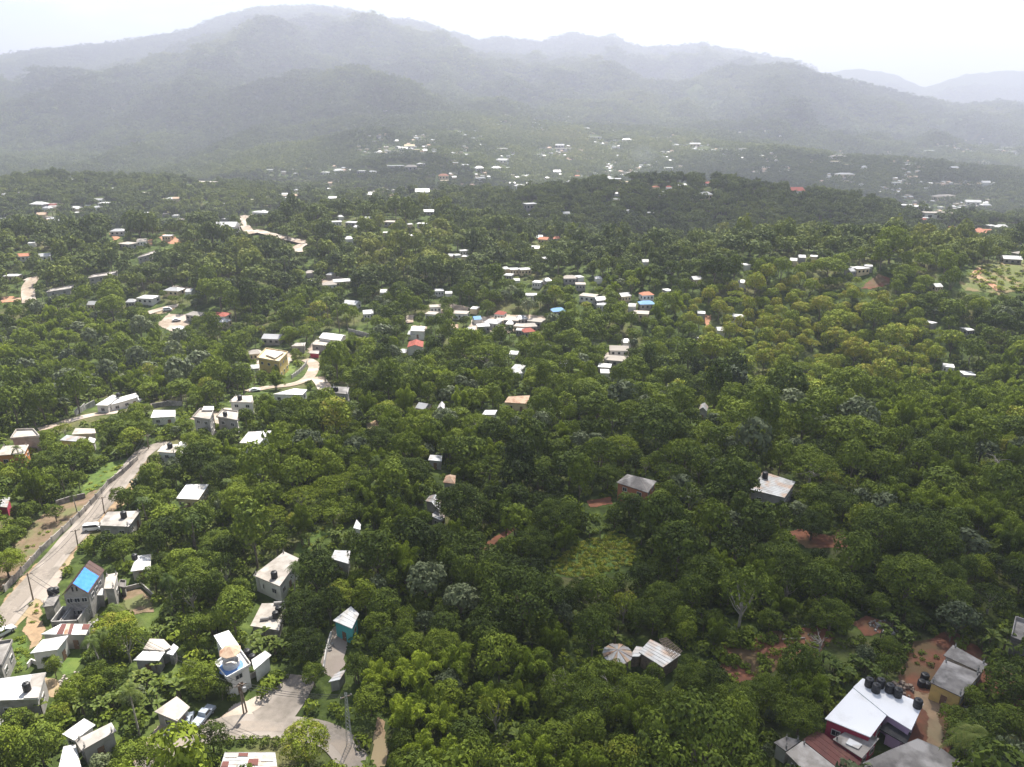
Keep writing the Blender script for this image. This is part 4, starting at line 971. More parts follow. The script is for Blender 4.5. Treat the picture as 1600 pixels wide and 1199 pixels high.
    house('white roofed annex just right of the terrace pavilion', [(393, 1031), (414, 1017), (424, 1024), (397, 1047)], 3.2, 'flat', 'whiteroof', 'whitewall', square=False, win=False, name='shed', cat='shed')
    p = onplane(361, 1043, zt_); o = MB().lathe([(2.1, 0), (2.1, .08), (1.0, .09)], n=24).build('paddling_pool', M['bluefloor']); o.location = p + Vector((0, 0, .01)); tag(o, 'round blue painted pool base on the roof terrace', 'pool')
    o = MB().lathe([(1.5, .02), (1.5, .9), (1.38, .92), (1.38, .1)], n=20).build('round_bar_wall', M['whitewall']); o.location = p + Vector((-.1, .5, .1)); tag(o, 'round white counter wall under the brown pavilion', 'counter')
    pv = empty('pavilion', p + Vector((-.1, .9, 0)))
    rf = MB(); n = 8; vs = [(1.95 * math.cos(2 * math.pi * i / n), 1.95 * math.sin(2 * math.pi * i / n), 2.9) for i in range(n)] + [(0, 0, 3.9)] + [(1.95 * math.cos(2 * math.pi * i / n), 1.95 * math.sin(2 * math.pi * i / n), 2.8) for i in range(n)]
    rf.add(vs, [(i, (i + 1) % n, n) for i in range(n)] + [(i, n + 1 + i, n + 1 + (i + 1) % n, (i + 1) % n) for i in range(n)] + [tuple(range(2 * n, n, -1))]).build('roof', M['brickbrown'] if 'brickbrown' in M else M['tanrust'], pv)
    for i in range(4): a = math.pi / 4 + i * math.pi / 2; MB().tube((1.5 * math.cos(a), 1.5 * math.sin(a), .02), (1.5 * math.cos(a), 1.5 * math.sin(a), 2.85), .07, .07, 6).build('post', M['whitewall'], pv)
    tag(pv, 'octagonal brown roofed pavilion standing on the white roof terrace', 'pavilion')
    tank(387, 1026, zt_ - 2.5, 'black water tank at the right corner of the roof terrace', 1.3, 1.7); tank(395, 1034, zt_ - 3.2, 'lower black water tank between terrace house and annex', 1.3, 1.7)
    # pale roof with the palm in front
    _, z9, _ = house('large house with a pale stained flat roof behind the leaning coconut palm', [(395, 899), (444, 862), (468, 873), (437, 916)], 4.4, 'flat', 'paleconcrete', 'whitewall', square=False, storeys=1, lm='the pale palm house', seg=3)
    tank(429, 903, z9, 'black water tank on the front edge of the pale flat roof', 1.4, 1.7)
    st = empty('stairway', hit(412, 925)); 
    for k in range(9): MB().box((k * .45, -.2 - k * .1, 2.8 - k * .32), (.44, 1.2, 3.0 - .02 * k)).build('step', M['whitewall'], st)
    tag(st, 'outside stairs running down in front of the pale flat roofed house', 'stairs')
    _, z10, _ = house('low pale concrete deck holding several tanks below the palm', [(391, 978), (409, 943), (448, 942), (436, 985)], 2.4, 'flat', 'paleconcrete', 'greywall', square=False, win=False, lm='the low concrete deck')
    tank(431, 965, z10, 'upright black water tank in the middle of the low concrete deck', 1.3, 1.5); tank(436, 957, z10, 'black water tank behind the upright one on the low deck', 1.4, 1.5)
    for px_, py_, dx, lb in ((413, 970, 1.6, 'grey cylinder lying at the front of the low concrete deck'), (424, 967, .9, 'short grey drum standing beside the tanks on the low deck'), (438, 945, 2.6, 'long grey pipe section at the back of the low deck')):
        q = onplane(px_, py_, z10); o = MB().tube((-dx / 2, 0, .36), (dx / 2, .3, .36), .35, .35, 12).build('drum', M['greywall']); o.location = q; tag(o, lb, 'drum')
    # teal house
    _, z11, W11 = house('teal walled house with a white ribbed roof at the end of the courtyard', [(520, 969), (548, 947), (561, 960), (550, 983)], 4.2, 'flat', 'whiteroof', 'tealwall', square=False, tilt=.2, lm='the teal house', seg=3)
    house('grey lean-to roof at the near end of the pale courtyard', [(513, 1066), (524, 1052), (541, 1046), (531, 1062)], 2.6, 'flat', 'zinc', 'greywall', 'shed', 'shed', square=False, win=False)
    _, z12, _ = house('shack under patchy white and red corrugated sheets at the bottom edge', [(344, 1200), (351, 1176), (430, 1176), (434, 1205)], 2.8, 'flat', 'zinc', 'greywall', 'shed', 'shed', square=False, lm='the patchy corrugated shack', seg=3)
    for q, m_, nm in (([(352, 1184), (354, 1177), (372, 1177), (370, 1184)], 'paleconcrete', 'white sheet near the top left of the patchy shack roof'), ([(372, 1182), (373, 1177), (388, 1177), (387, 1182)], 'rust', 'small rust red sheet along the back of the patchy shack roof'), ([(386, 1196), (389, 1186), (404, 1186), (403, 1196)], 'rust', 'rusty sheet in the middle of the patchy shack roof'), ([(345, 1199), (348, 1190), (358, 1190), (356, 1199)], 'rust', 'dull red sheet at the near left corner of the patchy shack roof'), ([(408, 1190), (410, 1180), (426, 1180), (427, 1190)], 'paleconcrete', 'white sheet at the right end of the patchy shack roof')):
        P = [onplane(a, b, z12 + .05) for a, b in q]; cc = sum(P, Vector()) / 4; o = MB().prism([(p.x - cc.x, p.y - cc.y) for p in P], 0, .05).build('roof_sheet', M[m_]); o.location = cc; tag(o, nm, 'roof sheet', 'loose sheets on the patchy shack')
    house('low shed with a grey and white roof behind the silver car', [(241, 1112), (276, 1088), (297, 1105), (277, 1127)], 3.0, 'flat', 'paleconcrete', 'greywall', 'shed', 'shed', square=False, lm='the silver car shed')
    house('small white corrugated house hidden among trees right of the pale roof', [(517, 873), (523, 860), (548, 861), (544, 881)], 4, 'flat', 'whiteroof', 'greywall', square=False)
    # up the road
    house('cream arcaded bungalow with a white sheet roof in a dirt yard', [(275, 779), (291, 757), (326, 757), (310, 781)], 3.4, 'flat', 'whiteroof', 'creamwall', square=False, lm='the arcaded bungalow', seg=1.7)
    _, z23, _ = house('grey slab roofed house on pillars beside the road', [(152, 821), (168, 800), (220, 798), (201, 823)], 3.8, 'flat', 'concrete', 'greywall', square=False, lm='the roadside slab house', seg=3)
    tank(194, 809, z23, 'black water tank in the middle of the roadside slab roof', 1.5, 1.8)
    _, z24, _ = house('small shack with white sheets and a tan roof right of the tarpaulin', [(204, 893), (213, 869), (236, 866), (235, 889)], 2.8, 'flat', 'whiteroof', 'greywall', 'shed', 'shed', square=False)
    tank(211, 874, z24, 'black water tank behind the small white sheet shack', 1.3, 1.4)
    _, z25, _ = house('grey two storey house at the road junction with a flat roof', [(245, 706), (255, 695), (283, 694), (273, 708)], 6.2, 'flat', 'paleconcrete', 'whitewall', square=False, storeys=2, lm='the road junction house', seg=3)
    tank(266, 700, z25, 'black water tank on the flat roof at the road junction', 1.5, 1.6)
    house('white roofed wing joined to the right of the junction house', [(276, 697), (282, 690), (292, 692), (290, 712), (280, 712)], 3.6, 'flat', 'whiteroof', 'whitewall', square=False)
    _, z26, _ = house('long white roofed house on the bend of the upper lane', [(149, 633), (176, 617), (186, 620), (168, 634)], 3.6, 'flat', 'whiteroof', 'whitewall', square=False, lm='the long lane house', seg=3.2)
    house('white roofed right wing of the long house on the lane', [(171, 633), (184, 622), (212, 614), (217, 620), (190, 628)], 3.4, 'flat', 'whiteroof', 'whitewall', square=False, win=True)
    tank(185, 620, z26, 'black water tank between the two white roofs on the lane', 1.5, 1.5)
    house('low broad bright white roof below the upper lane', [(235, 653), (240, 641), (274, 641), (274, 651)], 3.2, 'flat', 'whiteroof', 'whitewall', square=False, lm='the low broad white roof')
    _, z28, _ = house('tall unfinished three storey block house with a cluttered roof', [(301, 653), (313, 640), (334, 641), (328, 657)], 8.0, 'flat', 'paleconcrete', 'greywall', square=False, storeys=3, parapet=.5, lm='the unfinished block house', seg=2.8)
    house('second unfinished grey block house with pillars right of the tall one', [(338, 652), (348, 641), (372, 644), (371, 658)], 7.0, 'flat', 'paleconcrete', 'greywall', square=False, storeys=2, parapet=.4, seg=2.8)
    house('small white roof laid on top of the unfinished block house row', [(315, 641), (318, 635), (334, 635), (334, 641)], 8.6, 'flat', 'whiteroof', 'greywall', 'shed', 'shed', square=False, win=False)
    tank(352, 650, z28 - 1, 'black water tank on the second unfinished block house', 1.4, 1.5)
    _, z29, _ = house('two storey grey house with a pale flat roof right of the unfinished blocks', [(358, 628), (367, 619), (394, 618), (396, 629)], 6.4, 'flat', 'paleconcrete', 'whitewall', square=False, storeys=2, seg=3.2, lm='the pale lane house')
    tank(375, 625, z29, 'black water tank on the two storey house on the lane', 1.6, 1.8)
    house('large three storey white block house with a bright white roof', [(374, 692), (388, 675), (425, 673), (404, 694)], 8.0, 'flat', 'whiteroof', 'whitewall', square=False, storeys=3, lm='the three storey white block', seg=2.8)
    _, z31, _ = house('large yellow three storey house with a white roof', [(402, 560), (416, 545), (450, 551), (436, 566)], 8.0, 'flat', 'creamwall', 'yellowwall', square=False, storeys=2, parapet=.5, lm='the yellow house', seg=3.2)
    P = [onplane(a, b, z31 + .4) for a, b in [(415, 555), (424, 549), (444, 552), (430, 561)]]; cc = sum(P, Vector()) / 4; o = MB().prism([(p.x - cc.x, p.y - cc.y) for p in P], 0, .5).build('roof_slab', M['whiteroof']); o.location = cc; tag(o, 'bright white slab in the middle of the yellow house roof', 'roof slab')
    house('big white sheet roofed hall beside the walled yard', [(498, 528), (511, 520), (541, 524), (532, 533)], 4.5, 'gable', 'whiteroof', 'whitewall', square=False, rise=1.2, lm='the white roofed hall', seg=4)
    house('grey flat roof between the yellow house and the white hall', [(486, 538), (494, 531), (522, 534), (518, 541)], 3.6, 'flat', 'paleconcrete', 'greywall', square=False, seg=4)
    house('grey low house with crimson gate above the yellow house', [(455, 541), (462, 536), (478, 535), (476, 541)], 3.4, 'flat', 'concrete', 'greywall', square=False, seg=3)
    house('dull red yard wall block beside the road above the yellow house', [(483, 552), (485, 548), (499, 548), (498, 553)], 2.2, 'flat', 'concrete', 'redwall', 'outhouse', 'outhouse', square=False, win=False)
    house('long low house with a white roof strip below the yellow house', [(426, 616), (460, 607), (480, 609), (473, 617)], 3.6, 'flat', 'whiteroof', 'whitewall', square=False, seg=3.4, lm='the long low white roof')
    _, z35, _ = house('two storey grey house with a brown flat roof at the lane end', [(512, 613), (520, 604), (546, 605), (543, 616)], 6.4, 'flat', 'darkconcrete', 'greywall', square=False, storeys=2, lm='the brown roofed lane end house', seg=3)
    tank(521, 611, z35, 'left black water tank on the brown lane end roof', 1.4, 1.6); tank(526, 611, z35, 'right black water tank on the brown lane end roof', 1.4, 1.6)
    # far left group
    house('orange walled house with a pale roof at the left edge', [(-6, 712), (5, 697), (45, 695), (38, 709)], 4.4, 'flat', 'paleconcrete', 'orangewall', square=False, lm='the orange walled house', seg=3)
    house('grey terrace roof with a parapet behind the orange walled house', [(17, 687), (26, 673), (52, 672), (62, 683)], 5.6, 'flat', 'paleconcrete', 'greywall', square=False, parapet=.6, seg=3)
    house('yellow walled house with a grey roof among flowering trees', [(93, 688), (104, 680), (134, 683), (132, 691)], 4, 'flat', 'zinc', 'yellowwall', square=False, lm='the yellow walled cottage', seg=3)
    house('white roofed shed right of the yellow walled cottage', [(135, 690), (140, 683), (150, 686), (147, 692)], 3, 'flat', 'whiteroof', 'whitewall', 'shed', 'shed', square=False, win=False)
    house('small shack with a pale roof right of the round yellow tree', [(112, 679), (118, 669), (148, 670), (150, 677)], 3, 'flat', 'paleconcrete', 'greywall', 'shed', 'shed', square=False, win=False)
    house('small red walled hut with a grey roof at the left edge', [(-8, 791), (2, 778), (16, 777), (11, 793)], 3, 'flat', 'zinc', 'redwall', 'hut', 'hut', square=False, win=False)
    # lower right compound
    _, zb, _ = house('crimson walled house under the biggest clean white flat roof', [(1289, 1123), (1333, 1075), (1386, 1117), (1360, 1152)], 4.6, 'flat', 'cleanwhite', 'redwall', square=False, lm='the big white roof', seg=3)
    _, zc_, _ = house('lilac walled rear wing whose white roof carries a row of black tanks', [(1333, 1074), (1348, 1060), (1443, 1100), (1424, 1141), (1388, 1119)], 4.4, 'flat', 'cleanwhite', 'pinkwall', square=False, lm='the row of roof tanks', seg=3)
    for (a, b, lb) in ((1357, 1072, 'leftmost black tank at the back of the row on the white roof'), (1375, 1073, 'small black tank half hidden behind the second tank of the row'), (1368, 1081, 'second black tank of the row, standing furthest forward'), (1389, 1081, 'middle black tank of the row on the white roof'), (1402, 1088, 'fourth black tank along the row, with a pale label'), (1433, 1105, 'lone black tank at the right corner of the white roof')): tank(a, b, zc_, lb, 1.45, 1.75, 'black tanks on the lilac wing')
    _, zd, _ = house('grey slab annex with a white roof hatch below the big white roof', [(1301, 1155), (1330, 1138), (1374, 1154), (1347, 1185)], 3.4, 'flat', 'concrete', 'redwall', square=False)
    P = [onplane(a, b, zd + .02) for a, b in [(1321, 1163), (1327, 1155), (1347, 1165), (1341, 1172)]]; cc = sum(P, Vector()) / 4; o = MB().prism([(p.x - cc.x, p.y - cc.y) for p in P], 0, .22).build('roof_hatch', M['whiteroof']); o.location = cc; tag(o, 'white rectangular hatch on the grey slab annex', 'roof hatch')
    house('black netting canopy over the yard between the white roofs', [(1374, 1139), (1388, 1128), (1424, 1146), (1416, 1163)], 2.9, 'flat', 'netting', 'pinkwall', 'canopy', 'shade_canopy', square=False, win=False, over=1.2)
    house('long low roof of dark red rusting sheets in the bottom right compound', [(1254, 1156), (1278, 1140), (1346, 1192), (1325, 1213)], 3.2, 'flat', 'rust', 'greywall', square=False, lm='the dark red rusty roof', win=False)
    house('grey flat slab roof left of the dark red rusty roof', [(1228, 1176), (1254, 1158), (1318, 1208), (1278, 1226)], 3.4, 'flat', 'concrete', 'greywall', square=False, lm='the lower grey slab')
    house('dark mossy roof behind the grey slab at the compound corner', [(1209, 1160), (1228, 1151), (1252, 1157), (1228, 1174)], 3.2, 'flat', 'darkconcrete', 'whitewall', square=False)
    house('very large stained grey concrete roof at the bottom right edge', [(1348, 1192), (1390, 1172), (1434, 1154), (1472, 1170), (1512, 1200), (1500, 1245), (1370, 1240)], 4.2, 'flat', 'darkconcrete', 'greywall', square=False, lm='the large grey bottom roof', win=False)
    tank(1297, 1143, None, 'black water tank on the ground left of the big white roof', 1.5, 1.8)
    house('yellow walled house with a stained grey concrete roof', [(1453, 1066), (1476, 1031), (1532, 1053), (1502, 1089)], 3.8, 'flat', 'darkconcrete', 'yellowwall', square=False, lm='the yellow compound house', seg=2.6)
    house('dark grey rear slab behind the yellow walled house', [(1474, 1024), (1489, 1008), (1543, 1038), (1533, 1051)], 3.6, 'flat', 'darkconcrete', 'greywall', square=False, win=False)
    tank(1444, 1063, None, 'upper black tank on red soil beside the yellow walled house', 1.5, 1.6); tank(1439, 1072, None, 'lower black tank on red soil left of the yellow walled house', 1.4, 1.4); tank(1448, 1074, None, 'black drum tank closest to the yellow walled house', 1.2, 1.2)
    house('unfinished roof with white concrete kerbs at the right edge', [(1579, 1000), (1586, 968), (1620, 980), (1612, 1012)], 4, 'flat', 'darkconcrete', 'block', square=False, parapet=.8, win=False)
    _, z7, _ = house('grey house with a pale sheet roof and tank in the woods', [(1173, 765), (1192, 737), (1243, 753), (1226, 778)], 5.0, 'flat', 'zinc', 'greywall', square=False, lm='the woodland tank house', seg=3)
    tank(1195, 747, z7, 'black water tank at the back corner of the pale sheet roof', 1.6, 2.0)
    house('orange brown house with a dark grey hipped roof among trees', [(963, 754), (980, 741), (1026, 752), (1012, 770)], 5.6, 'hip', 'darkconcrete', 'brickwall', square=False, storeys=2, rise=1.8, lm='the orange brown house', seg=3)
    # shacks in the wood
    W, zf = corners([(950, 1028), (962, 1008), (988, 1020)], 3.2); c = hit(965, 1020, 3.2); g = gz(c.x, c.y); r = empty('round_hut', (c.x, c.y, g)); n = 18; vs = [(0, 0, 4.0)]; rr = 2.9
    for k in range(n):
        a0, a1 = 2 * math.pi * k / n, 2 * math.pi * (k + .92) / n; zr = 2.9 + .14 * (k % 2)
        q = MB().add([(0, 0, 3.9 + .03 * (k % 2)), (rr * math.cos(a0), rr * math.sin(a0), zr), (rr * math.cos(a1), rr * math.sin(a1), zr), (0, 0, 3.8), (rr * math.cos(a0), rr * math.sin(a0), zr - .08), (rr * math.cos(a1), rr * math.sin(a1), zr - .08)], [(0, 1, 2), (5, 4, 3), (1, 4, 5, 2), (0, 3, 4, 1), (2, 5, 3, 0)])
        q.build('roof_sheet', M['zinc' if k % 3 else 'tanrust'], r)
    MB().lathe([(2.2, -.8), (2.2, 3.0)], n=14).build('wall', M['wood'], r); tag(r, 'round hut under a fan of grey and rusty sheets in the woods', 'hut'); BUILT.append((c.x, c.y, 3.2)); reserve([(945, 1032), (950, 1012), (975, 1005), (990, 1015), (985, 1030), (965, 1040)]); LAND.append((965, 1020, 'the round fan roofed hut'))
    _, zs, Ws = house('wooden shack with patched grey sheets and bare rafters', [(998, 1020), (1016, 1000), (1064, 1022), (1036, 1042)], 3.4, 'flat', 'zinc', 'wood', 'shack', 'shack', square=False, tilt=-.3, lm='the patched shack', win=False)
    raf = MB(); fr = [onplane(a, b, zs + .25) for a, b in [(1030, 1000), (1042, 997), (1066, 1018), (1052, 1030)]]
    for k in range(8): a = fr[0].lerp(fr[1], k / 7); b = fr[3].lerp(fr[2], k / 7); raf.tube(a - Ws[0], b - Ws[0], .05, .05, 4)
    for k in range(9): a = fr[0].lerp(fr[3], k / 8); b = fr[1].lerp(fr[2], k / 8); raf.tube(a - Ws[0] + Vector((0, 0, .1)), b - Ws[0] + Vector((0, 0, .1)), .05, .05, 4)
    o = raf.build('rafter_frame', M['wood']); o.location = Ws[0]; tag(o, 'bare lattice of wooden rafters over the right end of the patched shack', 'rafters')
    house('small grey lean-to joining the round hut and the patched shack', [(984, 1026), (994, 1010), (1006, 1012), (1000, 1026)], 2.8, 'flat', 'zinc', 'wood', 'shed', 'shed', square=False, win=False)
    # scattered roofs in the middle of the wood
    for lb, q, h_, rf_, rm_, wm_ in (
        ('small white porch roof showing between dark trees', [(552, 825), (557, 812), (564, 820), (563, 828)], 3, 'flat', 'whiteroof', 'whitewall'),
        ('grey corrugated roof half buried in tall dark trees', [(664, 783), (671, 775), (690, 783), (687, 800)], 4, 'gable', 'zinc', 'greywall'),
        ('small grey roof below the buried corrugated roof', [(672, 806), (680, 799), (698, 806), (690, 814)], 3, 'flat', 'zinc', 'greywall'),
        ('white flat roof in the trees above the rounded light green tree', [(669, 719), (672, 711), (691, 712), (690, 721)], 3, 'flat', 'whiteroof', 'greywall'),
        ('brown domed tin roof in the dark trees', [(692, 754), (697, 743), (712, 743), (711, 756)], 4, 'hip', 'tanrust', 'greywall'),
        ('small gabled white house on the bamboo slope', [(683, 639), (686, 632), (695, 632), (695, 641)], 4, 'gable', 'whiteroof', 'whitewall'),
        ('long narrow white roof right of the small gabled white house', [(753, 648), (758, 641), (777, 641), (773, 648)], 3, 'flat', 'whiteroof', 'whitewall'),
        ('red and white sheet roofed house with a tank in the trees', [(788, 629), (794, 620), (828, 618), (824, 631)], 3.5, 'flat', 'tanrust', 'creamwall'),
        ('small pale gable at the foot of the bright green hill', [(1092, 640), (1095, 632), (1107, 636), (1104, 643)], 4, 'gable', 'zinc', 'greywall'),
        ('red roofed house above the flat-topped tree', [(636, 543), (639, 534), (662, 534), (661, 543)], 4, 'gable', 'redroof', 'whitewall'),
        ('white roofed house above the red roofed house', [(641, 517), (643, 510), (665, 510), (663, 518)], 4, 'flat', 'whiteroof', 'whitewall')):
        house(lb, q, h_, rf_, rm_, wm_, square=False, rise=1.2, seg=3.5, lm='the ' + ' '.join(lb.split()[:4]) if lb.startswith('red') or 'gabled' in lb else None)
near_houses()
# --- walls, poles, cars and the like
low_wall('boundary_wall', 'long grey panel wall with posts between the village road and the brown field', [(8, 925), (35, 897), (65, 864), (99, 833), (125, 809), (159, 772), (170, 758), (193, 741), (216, 719)], 1.6, .18, 'stone', cat='wall')
low_wall('stone_wall', 'low stone wall above the brown field left of the road', [(88, 790), (112, 783), (134, 778)], 1.5, .4, 'stone', False)
low_wall('retaining_wall', 'grey retaining wall climbing to the long white roof on the lane', [(118, 650), (134, 640), (149, 635)], 2.2, .3, 'block', False)
low_wall('stone_wall', 'stone wall along the lane beyond the low broad white roof', [(238, 638), (262, 634), (285, 634)], 1.8, .4, 'stone', False)
low_wall('yard_wall', 'pale yard wall with posts right of the white roofed hall', [(545, 520), (562, 524), (580, 529)], 2.2, .25, 'block')
low_wall('guard_rail', 'curved pale railing beside the road by the yellow house', [(456, 592), (468, 583), (478, 572), (480, 566)], 1.6, .25, 'block')
low_wall('yard_wall', 'low white wall along the near side of the striped roof yard', [(60, 1040), (50, 1036), (44, 1044)], 1.0, .2, 'whitewall', False)
P1 = pole('utility pole by the dark shed below the tarpaulin roof house', 52, 938, (45, 893))
P2_ = pole('utility pole on the verge below the slab roofed roadside house', 122, 855, (120, 829))
P3 = pole('utility pole beside the tree on the village road', 163, 802, (162, 779))
P4 = pole('utility pole with a transformer in the dusty junction', 386, 1113, (371, 1070), transformer=True)
P5 = pole('tall lattice power mast beside the bottom road', 546, 1166, (542, 1082), lattice=True, name='power_mast')
P6 = pole('short utility pole leaning on the bank beside the junction pole', 381, 1116, (376, 1083), arm=False)
wire(P4, P5, 'sagging black power line between the junction pole and the lattice mast', 1.0, (-.8, 0, .8))
wire(P1, P2_, 'black power line along the village road above the grey panel wall', .8, (-.6, .6))
wire(P2_, P3, 'power line from the roadside pole to the pole by the tree', .7, (-.6, .6))
P7 = pole('utility pole beside the lane above the low broad white roof', 292, 636, (291, 618))
P8 = pole('utility pole by the road junction house', 232, 702, (231, 681))
P9 = pole('utility pole on the lane below the yellow house', 398, 606, (397, 588))
wire(P3, P8, 'power line from the pole by the tree up to the road junction', .8, (-.6, .6)); wire(P8, P7, 'power line from the road junction up to the lane', .8, (-.6, .6)); wire(P7, P9, 'power line along the lane towards the yellow house', 1.0, (-.6, .6))
wire(P4, P1, 'long power line from the junction pole back to the tarpaulin roof house', 2.0, (-.5, .5))
low_wall('yard_wall', 'low grey block wall around the dirt yard right of the tarpaulin roof', [(196, 924), (222, 917), (242, 936)], 1.1, .2, 'block', False)
low_wall('yard_wall', 'low wall between the terrace house and the dusty junction', [(372, 1070), (395, 1060), (415, 1046)], 1.2, .2, 'block', False)
low_wall('yard_wall', 'low white wall along the courtyard of the teal house', [(506, 1050), (510, 1022), (518, 994)], 1.2, .2, 'whitewall', False)
low_wall('wire_fence', 'post fence beside the path of the yellow compound house', [(1490, 1098), (1486, 1120), (1488, 1150)], 1.3, .06, 'wood')
car('silver sedan parked in the dusty yard beside the shed', 293, 1133, 'sedan', 'carsilver', 100)
car('white sedan on the village road at the left edge', 6, 992, 'sedan', 'carwhite', 58)
car('white van half under the slab roofed roadside house', 146, 829, 'van', 'carwhite', 10, 'van')
car('white van parked against the long white house on the lane', 211, 630, 'van', 'carwhite', 10, 'van')
car('pale pickup truck in the shade of the round dark tree', 319, 1124, 'pickup', 'carsilver', 75, 'pickup truck')
for k, (a, b) in enumerate(((262, 486), (276, 502), (398, 612))): car(('white van on the marl yard in the upper left valley', 'white sedan below the marl yard in the upper left valley', 'white sedan on the lane left of the long low white roof')[k], a, b, ('van', 'sedan', 'sedan')[k], 'carwhite', 20, 'van' if k == 0 else 'car')
# --- dead wood, rubble and the fallen things
def dead_tree(label, px, py, s, seed):
    rng = np.random.default_rng(seed); p = hit(px, py, 5 * s); o = empty('dead_tree', (p.x, p.y, gz(p.x, p.y))); parts = []
    parts.append(tube_np([(0, 0, -.5), (.1, 0, 3), (.2, .1, 6)], [.22, .16, .1], 6))
    tk = join([parts[0]]); link('trunk', mesh_np('dead_trunk', tk[0], tk[1], M['paletrunk']), o); br = []
    for k in range(14):
        ph = rng.uniform(0, 6.28); z0 = rng.uniform(3, 6); L = rng.uniform(1.5, 3.4); e = np.array([math.cos(ph) * L, math.sin(ph) * L, z0 + rng.uniform(.2, 2.4)]); st = np.array([.1, 0, z0]); m_ = (st + e) / 2 + rng.normal(0, .3, 3)
        br.append(tube_np([st, m_, e], [.09, .06, .02], 4))
        for j in range(2): br.append(tube_np([m_, m_ + (e - m_) * .6 + rng.normal(0, .5, 3)], [.05, .015], 3))
    b = join(br); link('branches', mesh_np('dead_branches', b[0], b[1], M['paletrunk']), o); o.scale = (s, s, s); tag(o, label, 'dead tree', 'bare dead trees in the wood')
def _dead():
    dead_tree('bare grey branched dead tree left of the round fan roofed hut', 885, 1068, 1.0, 3)
    dead_tree('second bare tree with a broken limb below the round hut', 950, 1085, .9, 5)
    dead_tree('bare leafless tree on the red soil patch', 1282, 1005, .8, 7)
    dead_tree('pale bare tree on the dark slope at the right', 1560, 725, 1.2, 9)
def heap(label, px, py, n, spread, sz, m='block', name='rubble_heap', cat='rubble heap'):
    p = hit(px, py); mb = MB(); rg = random.Random(px)
    for k in range(n):
        a = rg.uniform(0, 6.28); r = spread * math.sqrt(rg.random()); s = sz * rg.uniform(.4, 1.2); x, y = r * math.cos(a), r * math.sin(a)
        mb.box((x, y, gz(p.x + x, p.y + y) - p.z + s * .3 + .5 * sz * (1 - r / spread)), (s, s * rg.uniform(.5, 1), s * .7), rg.uniform(0, 3), .7)
    o = mb.build(name, M[m]); o.location = p; tag(o, label, cat)
heap('heap of pale stones on the red soil clearing', 1380, 981, 60, 2.6, .5)
heap('pale stones scattered over the upper red soil', 1255, 995, 40, 5, .3)
heap('stack of loose planks between white roof and yellow walled house', 1413, 1078, 22, 2.0, .8, 'wood', 'plank_heap', 'planks')
heap('grey rubble beside the yellow walled house', 1500, 1098, 40, 2.2, .5, 'darkconcrete')
heap('building debris in the yard under the tarpaulin roof', 152, 978, 30, 2.4, .5)
heap('white bags and stones beside the silver car', 258, 1150, 18, 1.6, .6, 'cloth', 'bag_heap', 'bags')
heap('pinkish rubble heap on the grass near the white roof with the grey wing', 112, 1062, 30, 2.0, .5, 'paleconcrete')
heap('stones along the courtyard edge of the teal house', 512, 1010, 26, 1.6, .5)
o = MB().tube((-2.4, 0, .3), (2.4, .4, .35), .16, .14, 8).build('concrete_post', M['paleconcrete']); o.location = hit(1240, 1001); tag(o, 'pale concrete post lying on the upper red soil', 'post')

